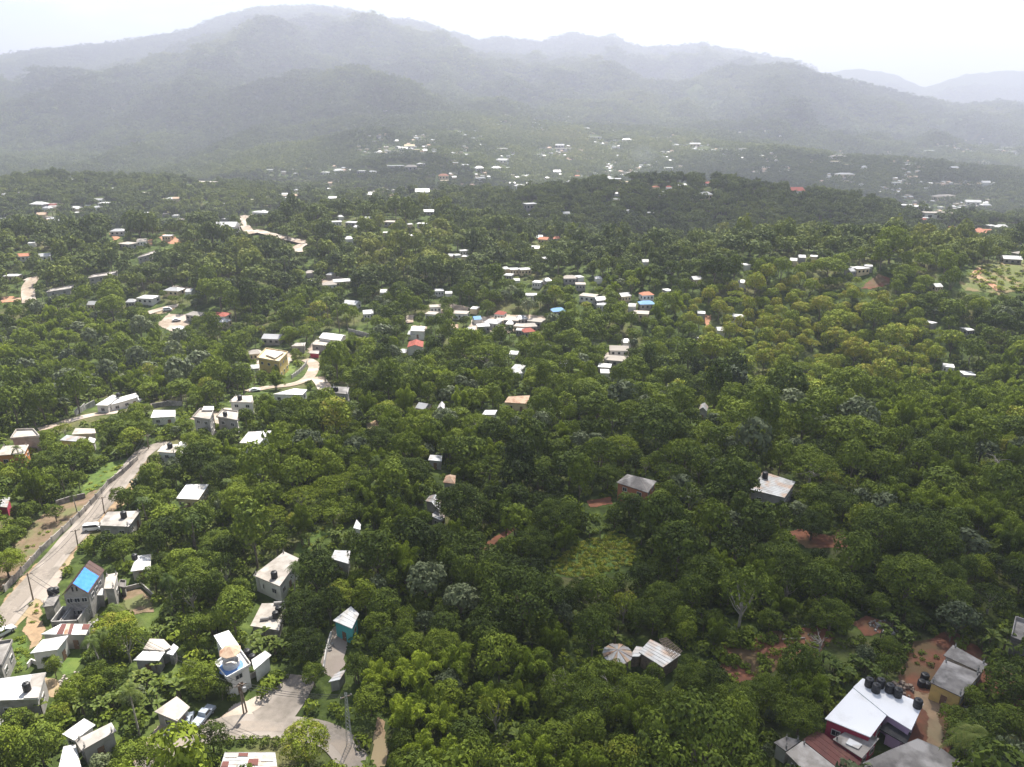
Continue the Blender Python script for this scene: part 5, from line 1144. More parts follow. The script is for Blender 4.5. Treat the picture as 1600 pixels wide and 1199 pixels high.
# --- houses further off: x, y, width in the photograph, roof, walls
MID_H = '''
88 345 24 whiteroof 62 318 24 whiteroof 83 320 14 redroof 118 324 16 whiteroof 167 317 22 whiteroof 155 312 14 zinc 112 280 8 whiteroof
230 301 22 paleconcrete 178 295 10 zinc 295 291 16 whiteroof 322 284 24 paleconcrete 340 280 6 whiteroof 323 321 8 whiteroof 347 318 6 whiteroof 353 352 25 whiteroof 350 342 7 whiteroof
410 331 28 whiteroof 390 312 10 paleconcrete 232 332 10 whiteroof 228 341 9 whiteroof 5 342 12 zinc 50 379 10 whiteroof 37 399 18 orangeroof 70 399 17 zinc 185 360 22 zinc 200 380 24 paleconcrete 222 376 14 paleconcrete 262 368 14 whiteroof
20 430 22 whiteroof 232 464 28 whiteroof 205 470 14 zinc 147 474 16 zinc 272 452 26 zinc 297 454 10 whiteroof 343 491 30 redroof 307 490 28 concrete 281 512 18 whiteroof 351 501 16 whiteroof
398 573 10 whiteroof 398 550 18 paleconcrete 427 526 30 zinc 484 425 12 paleconcrete 487 437 12 whiteroof 515 443 22 paleconcrete 535 438 28 whiteroof 517 428 10 zinc 550 473 24 whiteroof
412 330 8 whiteroof 520 309 14 zinc 518 315 12 whiteroof 483 322 8 whiteroof 470 332 9 whiteroof 526 346 15 whiteroof 550 347 18 whiteroof 557 354 9 whiteroof 575 341 9 zinc 532 338 5 whiteroof 545 372 12 zinc 612 346 22 paleconcrete 670 330 17 zinc 661 349 18 whiteroof 640 350 7 whiteroof 603 363 9 whiteroof 640 368 8 zinc
422 265 10 whiteroof 509 269 15 whiteroof 529 266 15 whiteroof 548 266 10 zinc 566 267 14 whiteroof 582 268 14 zinc 618 259 26 whiteroof 642 260 20 paleconcrete 658 256 14 zinc 693 274 16 orangeroof 695 282 14 creamwall 750 278 16 whiteroof 748 262 14 zinc 710 254 12 whiteroof 726 258 12 whiteroof 560 298 13 zinc 635 300 10 whiteroof 660 299 16 zinc 680 300 12 whiteroof 580 303 12 zinc
752 335 6 whiteroof 828 318 19 whiteroof 822 335 14 whiteroof 884 333 12 whiteroof 873 333 6 whiteroof 963 311 9 whiteroof 964 302 6 zinc 948 321 11 whiteroof 980 329 6 whiteroof 1017 332 12 whiteroof 1102 303 19 whiteroof 1107 286 15 redroof 1065 289 14 zinc 1046 294 10 whiteroof 1035 300 12 whiteroof 1024 292 12 orangeroof 1045 292 9 redroof 1213 288 15 whiteroof 1240 297 16 redroof 1252 301 10 whiteroof 1350 261 8 whiteroof
837 387 14 zinc 843 370 10 zinc 850 373 16 orangeroof 870 372 12 orangeroof 1008 408 6 whiteroof 852 403 5 whiteroof 1008 365 6 zinc
714 398 10 whiteroof 725 391 14 whiteroof 727 400 8 whiteroof 705 399 5 whiteroof 790 419 10 whiteroof 795 429 13 whiteroof 803 420 14 whiteroof 820 420 18 whiteroof 807 437 9 whiteroof 840 440 14 whiteroof 855 437 10 zinc 830 460 18 whiteroof 890 433 20 paleconcrete 905 432 10 whiteroof 907 443 16 paleconcrete 935 434 9 whiteroof 920 461 26 paleconcrete 940 475 14 whiteroof 937 467 18 zinc 975 461 18 zinc 1010 459 20 orangeroof 1010 473 24 blueroof 988 477 10 whiteroof 1002 488 24 paleconcrete 988 476 8 creamwall 1043 453 10 whiteroof 1096 488 10 whiteroof 1153 493 17 whiteroof 1125 514 9 whiteroof 1093 529 5 whiteroof
686 453 14 whiteroof 701 457 8 whiteroof 680 478 18 paleconcrete 675 489 18 paleconcrete 720 488 24 paleconcrete 742 481 10 whiteroof 745 497 11 blueroof 735 514 14 whiteroof 755 508 20 whiteroof 770 502 24 zinc 782 499 14 paleconcrete 800 498 24 paleconcrete 815 496 18 zinc 838 500 24 concrete 826 508 24 concrete 812 508 16 paleconcrete 814 514 14 whiteroof 825 516 20 redroof 797 504 10 zinc 710 510 12 tanrust 782 489 16 redroof 872 484 22 blueroof
803 551 12 whiteroof 810 573 18 whiteroof 808 580 10 whiteroof 880 565 7 whiteroof 967 544 30 paleconcrete 962 559 34 paleconcrete 945 571 20 whiteroof 945 580 10 whiteroof 978 532 10 zinc 630 548 8 zinc 645 520 10 zinc 662 634 6 zinc 600 455 10 zinc 575 488 16 zinc
1253 401 8 whiteroof 1240 406 8 whiteroof 1224 405 9 zinc 1272 400 11 whiteroof 1160 440 10 zinc 1165 413 8 whiteroof 1087 435 16 zinc 1045 418 5 whiteroof
1344 418 24 whiteroof 1330 422 14 zinc 1357 415 12 whiteroof 1463 446 13 whiteroof 1453 503 11 whiteroof 1512 514 14 whiteroof 1482 571 16 whiteroof 1512 583 18 whiteroof 1580 403 26 whiteroof 1597 395 24 concrete 1440 343 12 redroof 1490 356 18 redroof 1535 362 26 orangeroof 1476 361 9 whiteroof 1565 354 18 whiteroof 1590 354 16 whiteroof 1548 352 12 whiteroof 1530 358 10 orangeroof
1408 320 20 whiteroof 1430 322 16 whiteroof 1465 332 26 paleconcrete 1445 340 10 whiteroof 1460 345 14 whiteroof 1320 272 30 whiteroof 1350 310 14 whiteroof 1475 306 40 paleconcrete 1400 285 14 whiteroof 1408 288 8 whiteroof 1520 315 22 whiteroof 1540 320 14 zinc 1566 340 10 whiteroof 1540 285 12 whiteroof 1573 230 14 whiteroof 1560 234 16 whiteroof 1585 236 10 paleconcrete 1540 253 10 whiteroof
1430 232 14 whiteroof 1452 235 16 whiteroof 1488 232 14 paleconcrete 1470 228 8 whiteroof 1505 237 10 creamwall 1310 244 18 paleconcrete 1305 252 14 creamwall 1325 257 12 creamwall 1350 250 8 whiteroof 1420 258 10 zinc 1490 262 14 zinc
895 196 8 whiteroof 917 201 10 whiteroof 930 214 22 whiteroof 980 218 16 zinc 1018 217 9 whiteroof 1036 208 6 whiteroof 962 230 12 whiteroof 967 243 8 whiteroof 875 227 14 whiteroof 880 232 26 paleconcrete 843 241 9 whiteroof 1003 258 10 whiteroof 1015 258 9 whiteroof 1055 227 10 whiteroof 1086 225 16 whiteroof 1105 234 30 whiteroof 1130 233 12 whiteroof 1160 232 12 paleconcrete 1045 262 14 whiteroof 1064 261 10 whiteroof 955 279 16 whiteroof 978 284 14 creamwall 902 275 8 orangeroof 903 268 5 redroof 927 278 10 whiteroof 870 268 12 zinc 820 275 12 whiteroof 800 286 10 zinc 805 302 9 redroof 812 290 16 whiteroof 828 288 12 zinc
785 232 16 whiteroof 712 205 16 paleconcrete 725 211 8 zinc 600 238 20 creamwall 612 236 14 paleconcrete 640 228 16 creamwall 630 232 14 zinc 650 234 12 creamwall 620 220 8 zinc 595 216 8 zinc 575 244 8 whiteroof 582 248 7 whiteroof 660 238 6 whiteroof 785 250 20 zinc 775 262 16 zinc 790 262 12 whiteroof 700 176 8 zinc 602 172 5 whiteroof 790 180 7 zinc 655 218 5 whiteroof
'''
_fc = {}
def far_mesh(roof):
    """unit house (1 x 1 x 1): flat, gabled or hipped, returned as wall and roof meshes"""
    if roof in _fc: return _fc[roof]
    I = [(-.46, -.46), (.46, -.46), (.46, .46), (-.46, .46)]; W = [(-.5, -.5), (.5, -.5), (.5, .5), (-.5, .5)]
    w_ = MB().prism(I, -.6, .93); r = MB()
    if roof == 'flat': r.prism(W, .93, 1.0)
    elif roof == 'gable':
        r.add([(-.5, -.5, .93), (.5, -.5, .93), (.5, .5, .93), (-.5, .5, .93), (-.5, 0, 1.4), (.5, 0, 1.4)], [(0, 1, 5, 4), (2, 3, 4, 5), (0, 4, 3), (1, 2, 5), (3, 2, 1, 0)])
    else: r.add([(-.5, -.5, .93), (.5, -.5, .93), (.5, .5, .93), (-.5, .5, .93), (-.22, 0, 1.35), (.22, 0, 1.35)], [(0, 1, 5, 4), (2, 3, 4, 5), (0, 4, 3), (1, 2, 5), (3, 2, 1, 0)])
    for s, f in ((-1, 0), (1, 0)): pass
    win = [MB().box((0, 0, 0), (.12, .03, .34)), MB().box((0, 0, 0), (.03, .16, .34))]
    _fc[roof] = (w_, r, win); return _fc[roof]
_fm = {}
FARH = []
WORD = {'whiteroof': 'white', 'zinc': 'grey', 'paleconcrete': 'pale grey', 'concrete': 'dull grey', 'redroof': 'red', 'orangeroof': 'orange', 'blueroof': 'blue', 'creamwall': 'cream', 'tanrust': 'rusty tan'}
def far_house(px, py, wpx, rm):
    rg = random.Random(int(px * 7 + py * 13))
    p = hit(px, py, 2.5)
    if p is None: return
    d = scale_at(p); wid = max(4.0, wpx / d); 
    storeys = 2 if (wid > 11 and rg.random() < .35) or wid > 18 else 1
    hgt = (min(3.2, .42 * wid + .9) if storeys == 1 else 5.8) * (1.0 if p.y < 1200 else 1.25); dep = min(wid * .75, 12) if wid > 8 else wid * .85
    dep = max(dep, 5.5) if p.y < 1200 else min(max(dep, 9), 16)
    p = hit(px, py, hgt); g = gz(p.x, p.y)
    roof = 'flat' if rm in ('whiteroof', 'paleconcrete', 'concrete', 'creamwall') and rg.random() < .7 else rg.choice(['gable', 'hip'])
    wm = rg.choice(['whitewall', 'whitewall', 'greywall', 'creamwall']); wk, rk, win = far_mesh(roof)
    k = (roof, rm, wm)
    k = (roof, 'farwhite' if rm == 'whiteroof' else rm, wm)
    if k not in _fm: _fm[k] = (wk.mesh('wall', M[wm]), rk.mesh('roof', M[k[1]]), [q.mesh('window', M['glass']) for q in win])
    o = empty('house', (p.x, p.y, g), rg.uniform(-.45, .45)); a = link('wall', _fm[k][0], o); b = link('roof', _fm[k][1], o); o.scale = (wid, dep, hgt)
    if wpx > 12:
        for x, y, j in ((-.3, -.47, 0), (0, -.47, 0), (.3, -.47, 0), (-.47, -.2, 1), (.47, .15, 1)): q = link('window', _fm[k][2][j], o); q.location = (x, y, .5)
    BUILT.append((p.x, p.y, max(wid, dep) * .62))
    FARH.append((o, px, py, wpx, WORD[rm], roof, storeys))
    hp = hgt * FPX / (d * FPX / FPX) if False else hgt * d
    reserve([(px - wpx * .5, py - 2), (px + wpx * .5, py - 2), (px + wpx * .5, py + max(3, hp * .8)), (px - wpx * .5, py + max(3, hp * .8))])
    return o
tok = MID_H.split()
for i in range(0, len(tok), 4): far_house(float(tok[i]), float(tok[i + 1]), float(tok[i + 2]), tok[i + 3])
# long rows half built on the ridge
for a, b, c, lb in ((72, 458, 116, 'leftmost long row of unfinished grey flats on the wooded ridge'), (136, 436, 184, 'middle long row of unfinished grey flats with a white roof end'), (215, 404, 244, 'short right row of unfinished grey flats on the ridge')):
    house(lb, [(a, b), (a + 8, b - 5), (c, b - 12), (c - 6, b - 6)], 5, 'flat', 'concrete', 'greywall', square=False, storeys=2, parapet=.5, seg=4, lm='the ' + lb.split()[0] + ' row of grey flats', name='apartment_row', cat='flats')
random.seed(99)
SPECK = [((580, 190), (700, 245), 14), ((690, 180), (900, 250), 22), ((900, 195), (1180, 270), 26), ((1180, 230), (1400, 300), 18), ((1400, 225), (1598, 330), 34), ((700, 240), (960, 300), 22), ((20, 300), (400, 350), 10)]
for (x0, y0), (x1, y1), n in SPECK:
    for k in range(n):
        if len(FARH) >= 292: break
        far_house(random.uniform(x0, x1), random.uniform(y0, y1), random.uniform(4, 9), random.choice(['whiteroof', 'whiteroof', 'paleconcrete', 'zinc', 'creamwall', 'orangeroof']))
TOWN = []                                                # beyond the nearest 300: small roofs of the hazy far town
rg = random.Random(5)
for (x0, y0), (x1, y1), n in [((570, 205), (720, 250), 60), ((700, 180), (960, 250), 90), ((900, 200), (1200, 280), 90), ((1180, 240), (1400, 300), 60), ((1380, 222), (1600, 335), 150), ((690, 245), (1000, 300), 70), ((0, 300), (420, 350), 30), ((420, 262), (640, 310), 30)]:
    for k in range(n):
        # they sit in loose groups
        if k % 5 == 0: gx, gy = rg.uniform(x0, x1), rg.uniform(y0, y1)
        px, py = gx + rg.gauss(0, 11), gy + rg.gauss(0, 4); p = hit(px, py)
        if p is None or p.y > 5000: continue
        s = rg.uniform(5, 9.5); sp = scale_at(p) * s * .5; TOWN.append((p.x, p.y, p.z, rg.randrange(6), rg.uniform(-.6, .6), s, s * rg.uniform(.32, .5), .5)); reserve([(px - sp, py - sp * .9), (px + sp, py - sp * .9), (px + sp, py + max(1.5, sp * .4)), (px - sp, py + max(1.5, sp * .4))])
print('houses', len(FARH), time.time() - _T0)
# ------------------------------------------------------------------ trees placed one by one: kind, x, y of the crown and its width in the photograph, tint
HERO = '''
big 180 988 75 .80
round 158 1012 40 .5
round 75 1030 22 .5
tall 83 1040 28 .5
round 225 1000 30 .35
big 300 905 80 .42
round 240 905 46 .25
round 365 935 48 .45
round 330 975 36 .5
big 340 850 60 .45
round 220 775 40 .42
round 238 740 42 .5
round 262 778 34 .38
round 186 775 34 .30
round 190 860 44 .40
round 145 852 30 .6
round 235 830 40 .35
round 255 800 30 .65
palm 113 768 26 .4
big 75 725 60 .25
round 110 720 48 .3
round 130 700 34 .5
round 165 685 26 .3
airy 100 670 24 .95
round 45 800 36 .4
round 85 800 30 .35
round 18 840 46 .4
big 8 880 60 .6
round 12 745 34 .8
round 70 685 30 .6
palm 27 700 22 .3
round 212 642 30 .55
round 228 640 24 .6
palm 178 655 24 .35
palm 228 660 20 .4
big 220 672 44 .4
round 300 690 34 .6
round 325 700 44 .45
big 345 735 66 .25
round 280 712 34 .5
round 408 720 30 .45
big 375 780 70 .62
umbrella 470 770 66 .72
umbrella 420 800 60 .75
umbrella 370 790 56 .70
umbrella 540 745 50 .55
big 455 740 60 .45
round 500 640 44 .55
round 440 655 42 .25
grey 480 690 50 .4
bamboo 500 740 38 .45
bamboo 520 720 30 .5
airy 560 725 34 .6
big 590 690 64 .2
round 555 690 36 .4
bamboo 640 660 34 .6
bamboo 665 650 30 .55
grey 695 655 44 .5
big 700 560 30 .5
umbrella 760 545 74 .45
umbrella 745 655 60 .5
bamboo 740 680 44 .6
bamboo 770 700 44 .6
bamboo 800 680 40 .55
big 640 740 70 .25
round 610 730 40 .6
big 720 790 90 .15
big 680 845 70 .2
round 612 860 40 .8
airy 590 870 30 .75
round 560 905 40 .6
tall 570 930 44 .72
round 530 930 50 .85
round 590 975 50 .55
palm 455 895 42 .25
big 475 955 80 .12
big 480 1010 70 .12
round 490 1055 40 .4
grey 665 905 70 .55
grey 720 935 60 .6
big 815 935 130 .22
big 770 975 90 .22
round 640 1010 50 .5
big 690 1010 70 .55
grey 700 1070 50 .35
airy 635 965 44 .4
bamboo 590 1050 57 0.95
bamboo 650 1045 78 0.95
bamboo 630 1115 78 0.95
bamboo 600 1060 39 0.95
bamboo 690 1120 65 0.7000000000000001
bamboo 760 1090 65 0.44999999999999996
bamboo 815 1085 57 0.6
bamboo 775 1185 44 0.95
bamboo 700 1180 78 0.65
bamboo 660 1170 72 0.7000000000000001
big 478 1160 84 .78
bush 360 1158 20 .35
bush 378 1157 20 .35
bush 396 1156 22 .4
bush 414 1158 22 .4
bush 432 1160 22 .45
round 345 1160 30 .3
round 330 1150 52 .12
big 320 1060 66 .55
round 300 1045 36 .5
round 345 1075 40 .3
round 240 1175 56 .45
round 205 1190 60 .45
round 60 1165 80 .4
round 25 1130 50 .45
round 40 1190 60 .35
round 95 1110 34 .8
round 150 1050 44 .3
round 175 1060 44 .25
banana 200 1075 30 .4
banana 225 1060 30 .5
banana 180 1090 34 .45
banana 150 1100 34 .45
banana 120 1105 34 .45
banana 240 985 26 .5
banana 265 975 26 .5
banana 290 985 26 .5
banana 340 970 24 .5
banana 395 1000 26 .5
banana 420 1005 26 .5
banana 440 1010 26 .45
banana 480 840 26 .5
banana 495 850 26 .5
banana 520 835 26 .5
banana 540 840 24 .5
banana 505 870 26 .5
banana 1290 1030 30 .35
banana 1310 1045 30 .35
banana 1330 1055 30 .4
banana 1350 1040 30 .35
banana 1370 1050 30 .35
banana 1395 970 34 .35
banana 1415 960 34 .35
banana 1380 985 30 .35
banana 1410 990 34 .35
banana 1440 970 34 .35
banana 1300 1065 26 .5
banana 1520 1120 30 .5
banana 1545 1115 30 .45
palm 1535 1165 78 .6
palm 165 990 36 .3
palm 150 1005 40 .3
round 1520 1090 40 .5
round 1490 1120 46 .45
round 1575 1130 60 .45
airy 975 945 52 .85
big 1040 940 76 .35
big 1100 900 90 .3
big 1220 880 90 .3
big 1140 920 70 .3
big 1420 905 104 .42
big 1300 960 70 .4
big 1480 930 80 .35
big 1390 1010 40 .3
round 1290 895 50 .5
umbrella 1270 720 90 .5
umbrella 1165 672 78 .68
grey 1340 648 66 .62
grey 1290 665 44 .5
big 1580 700 50 .95
airy 1545 730 34 .9
airy 1530 740 26 .9
tall 1460 700 40 .35
airy 1410 740 34 .3
tall 1590 750 40 .2
big 1380 830 96 .25
big 1320 790 60 .3
big 1300 770 50 .15
round 1280 780 46 .2
big 1270 820 60 .15
bamboo 1450 780 60 .5
bamboo 1500 790 66 .6
bamboo 1540 800 60 .45
bamboo 1400 765 50 .4
bamboo 1580 830 60 .5
bamboo 1410 630 40 .55
bamboo 1440 640 40 .5
bamboo 1475 630 44 .5
bamboo 1500 660 40 .45
bamboo 1560 660 44 .55
bamboo 1575 690 44 .55
bamboo 1380 680 40 .5
bamboo 1410 675 34 .6
bamboo 1530 620 40 .5
round 985 790 50 .25
tall 1000 800 40 .2
airy 1010 725 30 .5
big 950 745 50 .3
grey 905 690 40 .5
umbrella 970 690 60 .65
bamboo 890 690 36 .5
big 870 810 80 .25
big 830 850 70 .25
round 815 860 34 .7
round 850 865 30 .6
airy 1530 850 30 .85
airy 1540 870 24 .8
big 880 1080 80 .4
big 930 1100 90 .42
big 1000 1090 90 .45
round 960 1050 44 .6
tall 920 1140 60 .45
airy 1100 1155 70 .75
big 1150 1100 80 .35
big 1200 1080 70 .38
big 1250 1120 80 .35
round 1020 1165 70 .45
round 870 1160 70 .5
round 830 1150 50 .35
big 1080 1060 60 .4
round 1060 1100 50 .4
bush 900 860 11 .82
bush 930 865 13 .82
bush 915 880 13 .82
bush 950 850 13 .82
bush 880 875 11 .82
bush 965 870 12 .82
bush 990 855 12 .82
bush 940 890 12 .82
bush 1240 990 22 .6
bush 1180 1010 22 .7
bush 1210 1020 20 .6
bush 1150 1030 22 .6
bush 1345 1000 20 .5
bush 1500 1010 20 .5
'''
def in_free(px, py):
    i, j = int(py) // 2, int(px) // 2
    return 0 <= i < MH and 0 <= j < MW and FREE[i, j]
def covers(px, py, r, ry=None, limit=1):
    ry = ry or r; c = 0
    for a, b in ((0, 0), (-.8, 0), (.8, 0), (0, -.8), (0, .8), (-.55, -.55), (.55, -.55), (.55, .55), (-.55, .55), (-.4, 0), (.4, 0), (0, -.4), (0, .4)):
        if in_free(px + a * r, py + b * ry):
            c += 1
            if c >= limit: return True
    return False
TAKEN = []
for ln in HERO.split('\n'):
    if not ln.strip(): continue
    k, px, py, wpx, tint = ln.split(); px, py, wpx, tint = float(px), float(py), float(wpx), float(tint)
    rad, zc = PROTO[k][0][2], PROTO[k][0][3]
    p = hit(px, py, 6); s = wpx / scale_at(p) / 2 / rad
    if k == 'palm': s = max(0.7, min(s, 1.25))
    if k == 'banana': s = max(0.9, min(s, 1.5))
    p = hit(px, py, zc * s)
    if k != 'big' and in_free(*project(p.x, p.y, gz(p.x, p.y))[:2]): pass
    plant(k, p.x, p.y, s, tint + random.uniform(-.04, .04)); TAKEN.append((p.x, p.y, rad * s * 0.75))
print('heroes', len(PLANTS), time.time() - _T0)

# ------------------------------------------------------------------ the rest of the wood: positions, kinds and tints
def zone(px, py, x, y):
    """(list of kinds, base tint) of the wood at a place in the land"""
    r = random.random()
    n1 = float(vnoise(x, y, 45, 2)); n2 = float(vnoise(x, y, 90, 6))
    tint = 0.30 + 0.34 * (n1 - 0.4) + random.gauss(0.05, 0.11) + (0.35 if random.random() < 0.06 else 0)
    kinds = ['round'] * 5 + ['tall'] * 2 + ['airy'] * 2 + ['big'] * 3 + ['grey', 'umbrella'] + (['palm'] if px < 700 and py > 420 else [])
    if n2 > 0.62: kinds += ['bamboo'] * 4; 
    if in_poly(px, py, [(1060, 470), (1200, 440), (1330, 460), (1450, 500), (1500, 560), (1420, 620), (1250, 640), (1100, 600)]): kinds = ['umbrella', 'round', 'round', 'round', 'big']; tint += 0.42
    if in_poly(px, py, [(1420, 600), (1600, 580), (1600, 700), (1380, 700), (1360, 640)]): kinds = ['bamboo'] * 4 + ['round', 'airy']; tint += 0.08
    if in_poly(px, py, [(1400, 740), (1600, 760), (1600, 860), (1450, 840)]): kinds = ['bamboo'] * 3 + ['round', 'round']; tint += .05
    if in_poly(px, py, [(0, 540), (130, 490), (260, 540), (420, 560), (300, 620), (120, 640), (0, 640)]): kinds = ['bamboo'] * 3 + ['round', 'airy', 'grey']; tint += 0.10
    if in_poly(px, py, [(540, 380), (600, 358), (700, 362), (740, 420), (560, 440)]): tint += 0.36
    if in_poly(px, py, [(250, 400), (320, 385), (460, 400), (420, 470), (280, 440)]): tint += 0.10
    if in_poly(px, py, [(1150, 440), (1330, 408), (1500, 380), (1600, 400), (1600, 460), (1300, 470)]): tint += 0.24
    if in_poly(px, py, [(620, 1000), (800, 1000), (830, 1199), (620, 1199)]): kinds += ['bamboo'] * 5; tint += 0.05
    if in_poly(px, py, [(560, 640), (900, 640), (880, 720), (640, 720)]): kinds += ['bamboo'] * 3; tint += .1
    if in_poly(px, py, [(350, 760), (560, 740), (560, 840), (380, 820)]): kinds = ['umbrella'] * 2 + ['round']; tint += 0.2
    if in_poly(px, py, [(560, 760), (1250, 780), (1250, 1000), (600, 900)]): tint -= 0.06
    return random.choice(kinds), max(0.02, min(0.97, tint))
def far_enough(x, y, r, grid, cell=8.0):
    i, j = int(x // cell), int(y // cell); k = int(r * 2 // cell) + 1
    for a in range(i - k, i + k + 1):
        for b in range(j - k, j + k + 1):
            for (u, v, q) in grid.get((a, b), ()):
                if (u - x) ** 2 + (v - y) ** 2 < ((q + r) * 0.80) ** 2: return False
    return True
GRID = {}
def put(x, y, r): GRID.setdefault((int(x // 8), int(y // 8)), []).append((x, y, r))
for t in TAKEN: put(*t)
for t in BUILT: put(*t)
FORE = []                                                # near wood: (d, kind, x, y, s, tint)
random.seed(21)
cand = []
y = 70.0
while y < 640:
    stp = 4.2 + y * 0.0022
    xm = y * 0.86 + 40; x = -xm
    while x < xm: cand.append((x + random.uniform(-.5, .5) * stp, y + random.uniform(-.5, .5) * stp)); x += stp
    y += stp
random.shuffle(cand)
cx_ = np.array(cand); CZ = T(cx_[:, 0], cx_[:, 1])
CPX = project(cx_[:, 0], cx_[:, 1], CZ)
for i, (x, y) in enumerate(cand):
    px, py, d = CPX[0][i], CPX[1][i], CPX[2][i]
    if px < -160 or px > 1760 or py > 1420 or d < 60: continue
    kind, tint = zone(px, py, x, y)
    s = random.choice((random.uniform(0.5, 0.8), random.uniform(0.7, 1.1), random.uniform(0.9, 1.4)))
    if kind == 'big': s = random.uniform(0.6, 1.1)
    if kind == 'tall' and random.random() < .3: s = random.uniform(1.2, 1.55)
    if kind == 'umbrella': s = random.uniform(0.5, 0.9)
    if kind == 'bamboo': s = random.uniform(0.6, 1.0)
    rad, zc = PROTO[kind][0][2], PROTO[kind][0][3]
    ok = False
    for tr in range(3):
        r = rad * s
        X, Y, dd = project(x, y, CZ[i] + zc * s); rp = r / dd * FPX
        if far_enough(x, y, r * 0.75, GRID) and not in_free(px, py) and not covers(X, Y, rp * 0.95): ok = True; break
        s *= 0.68
        if kind in ('big', 'umbrella', 'bamboo', 'tall') : kind = 'round'; s *= 1.3; rad, zc = PROTO[kind][0][2], PROTO[kind][0][3]
    if not ok: continue
    put(x, y, r * 0.75)
    FORE.append([float(d), kind, x, y, s, tint, float(X), float(Y), float(rp)])
# the nearest in the frame stand as trees of their own
FORE.sort(key=lambda f: f[0])
nb = {'tree': sum(1 for p in PLANTS if p[1] in ('round', 'tall', 'airy', 'big', 'umbrella', 'grey')), 'bamboo': sum(1 for p in PLANTS if p[1] == 'bamboo')}
REST = []
for f in FORE:
    d, kind, x, y, s, tint, X, Y, rp = f
    c = 'bamboo' if kind == 'bamboo' else 'tree'
    if -10 < X < 1610 and Y < 1215 and nb[c] < (300 if c == 'tree' else 110):
        nb[c] += 1; plant(kind, x, y, s, tint, sz=random.uniform(0.85, 1.4))
    else: REST.append(f)
print('individual plants', len(PLANTS), 'rest near', len(REST), time.time() - _T0)

# ------------------------------------------------------------------ beyond them: the forest as one mass (geometry nodes)
def single(kind, seed, q, far=False):
    c, t, rad, zc = geo(kind, seed, q)
    V, F, A = join([c, t]); mi = np.concatenate([np.zeros(len(c[1])), np.ones(len(t[1]))])
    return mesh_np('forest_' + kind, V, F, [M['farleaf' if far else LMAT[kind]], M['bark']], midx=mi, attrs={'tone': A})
def clump(seed):
    """a few tree crowns together, for slopes kilometres away"""
    rng = np.random.default_rng(seed); C = []; R = []
    for k in range(9):
        C.append((rng.normal(0, 0.42), rng.normal(0, 0.42), 0.28 + abs(rng.normal(0, 0.16)))); R.append(rng.uniform(0.18, 0.36))
    V, F, A = blob_leaves(C, R, 190, 0.13, rng, 1.0, -0.3, 0.45)
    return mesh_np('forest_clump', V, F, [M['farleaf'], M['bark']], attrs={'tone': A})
def scatter(name, meshes, pts, label, cat, kindtag='stuff'):
    """pts: (x, y, z, pick, rot, sx, sz, tint)"""
    coll = bpy.data.collections.new(name + '_kinds')
    for i, me in enumerate(meshes):
        o = bpy.data.objects.new('%s_kind_%02d' % (name, i), me); coll.objects.link(o)
    P = np.array([p[:3] for p in pts], np.float32); A = np.array([p[3:] for p in pts], np.float32)
    me = bpy.data.meshes.new(name); me.vertices.add(len(P)); me.vertices.foreach_set('co', P.ravel())
    a = me.attributes.new('pick', 'INT', 'POINT'); a.data.foreach_set('value', A[:, 0].astype(np.int32))
    rot = np.zeros((len(P), 3), np.float32); rot[:, 2] = A[:, 1]
    a = me.attributes.new('rot', 'FLOAT_VECTOR', 'POINT'); a.data.foreach_set('vector', rot.ravel())
    sc = np.stack([A[:, 2], A[:, 2], A[:, 3]], 1).astype(np.float32)
    a = me.attributes.new('scl', 'FLOAT_VECTOR', 'POINT'); a.data.foreach_set('vector', sc.ravel())
    a = me.attributes.new('tint', 'FLOAT', 'POINT'); a.data.foreach_set('value', A[:, 4].copy())
    me.update(); o = link(name, me)
    g = bpy.data.node_groups.new(name + '_nodes', 'GeometryNodeTree')
    g.interface.new_socket('Geometry', in_out='INPUT', socket_type='NodeSocketGeometry'); g.interface.new_socket('Geometry', in_out='OUTPUT', socket_type='NodeSocketGeometry')
    gi = g.nodes.new('NodeGroupInput'); go = g.nodes.new('NodeGroupOutput'); ip = g.nodes.new('GeometryNodeInstanceOnPoints'); ci = g.nodes.new('GeometryNodeCollectionInfo')
    mp_ = g.nodes.new('GeometryNodeMeshToPoints')
    ci.inputs['Collection'].default_value = coll; ci.inputs['Separate Children'].default_value = True; ci.inputs['Reset Children'].default_value = True
    ip.inputs['Pick Instance'].default_value = True
    def na(nm, dt):
        k = g.nodes.new('GeometryNodeInputNamedAttribute'); k.data_type = dt; k.inputs['Name'].default_value = nm; return k.outputs['Attribute']
    g.links.new(gi.outputs[0], mp_.inputs['Mesh']); g.links.new(mp_.outputs[0], ip.inputs['Points']); g.links.new(ci.outputs[0], ip.inputs['Instance'])
    g.links.new(na('pick', 'INT'), ip.inputs['Instance Index']); g.links.new(na('rot', 'FLOAT_VECTOR'), ip.inputs['Rotation']); g.links.new(na('scl', 'FLOAT_VECTOR'), ip.inputs['Scale'])
    g.links.new(ip.outputs[0], go.inputs[0])
    md = o.modifiers.new('scatter', 'NODES'); md.node_group = g
    return tag(o, label, cat, kind=kindtag)
KL = ['round', 'tall', 'airy', 'big', 'umbrella', 'grey', 'bamboo', 'palm']
midm = []; MID = {}
for k in KL:
    MID[k] = []
    for sd in (1, 2):
        MID[k].append(len(midm)); midm.append(single(k, 300 + sd * 17 + hash_(k), 0.45))
farI = {}
for k in ['round', 'tall', 'big', 'umbrella', 'bamboo', 'palm']:
    farI[k] = []
    for sd in (1, 2):
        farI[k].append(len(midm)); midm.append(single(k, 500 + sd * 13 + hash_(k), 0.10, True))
clI = []
for sd in range(4): clI.append(len(midm)); midm.append(clump(900 + sd))
pts = []
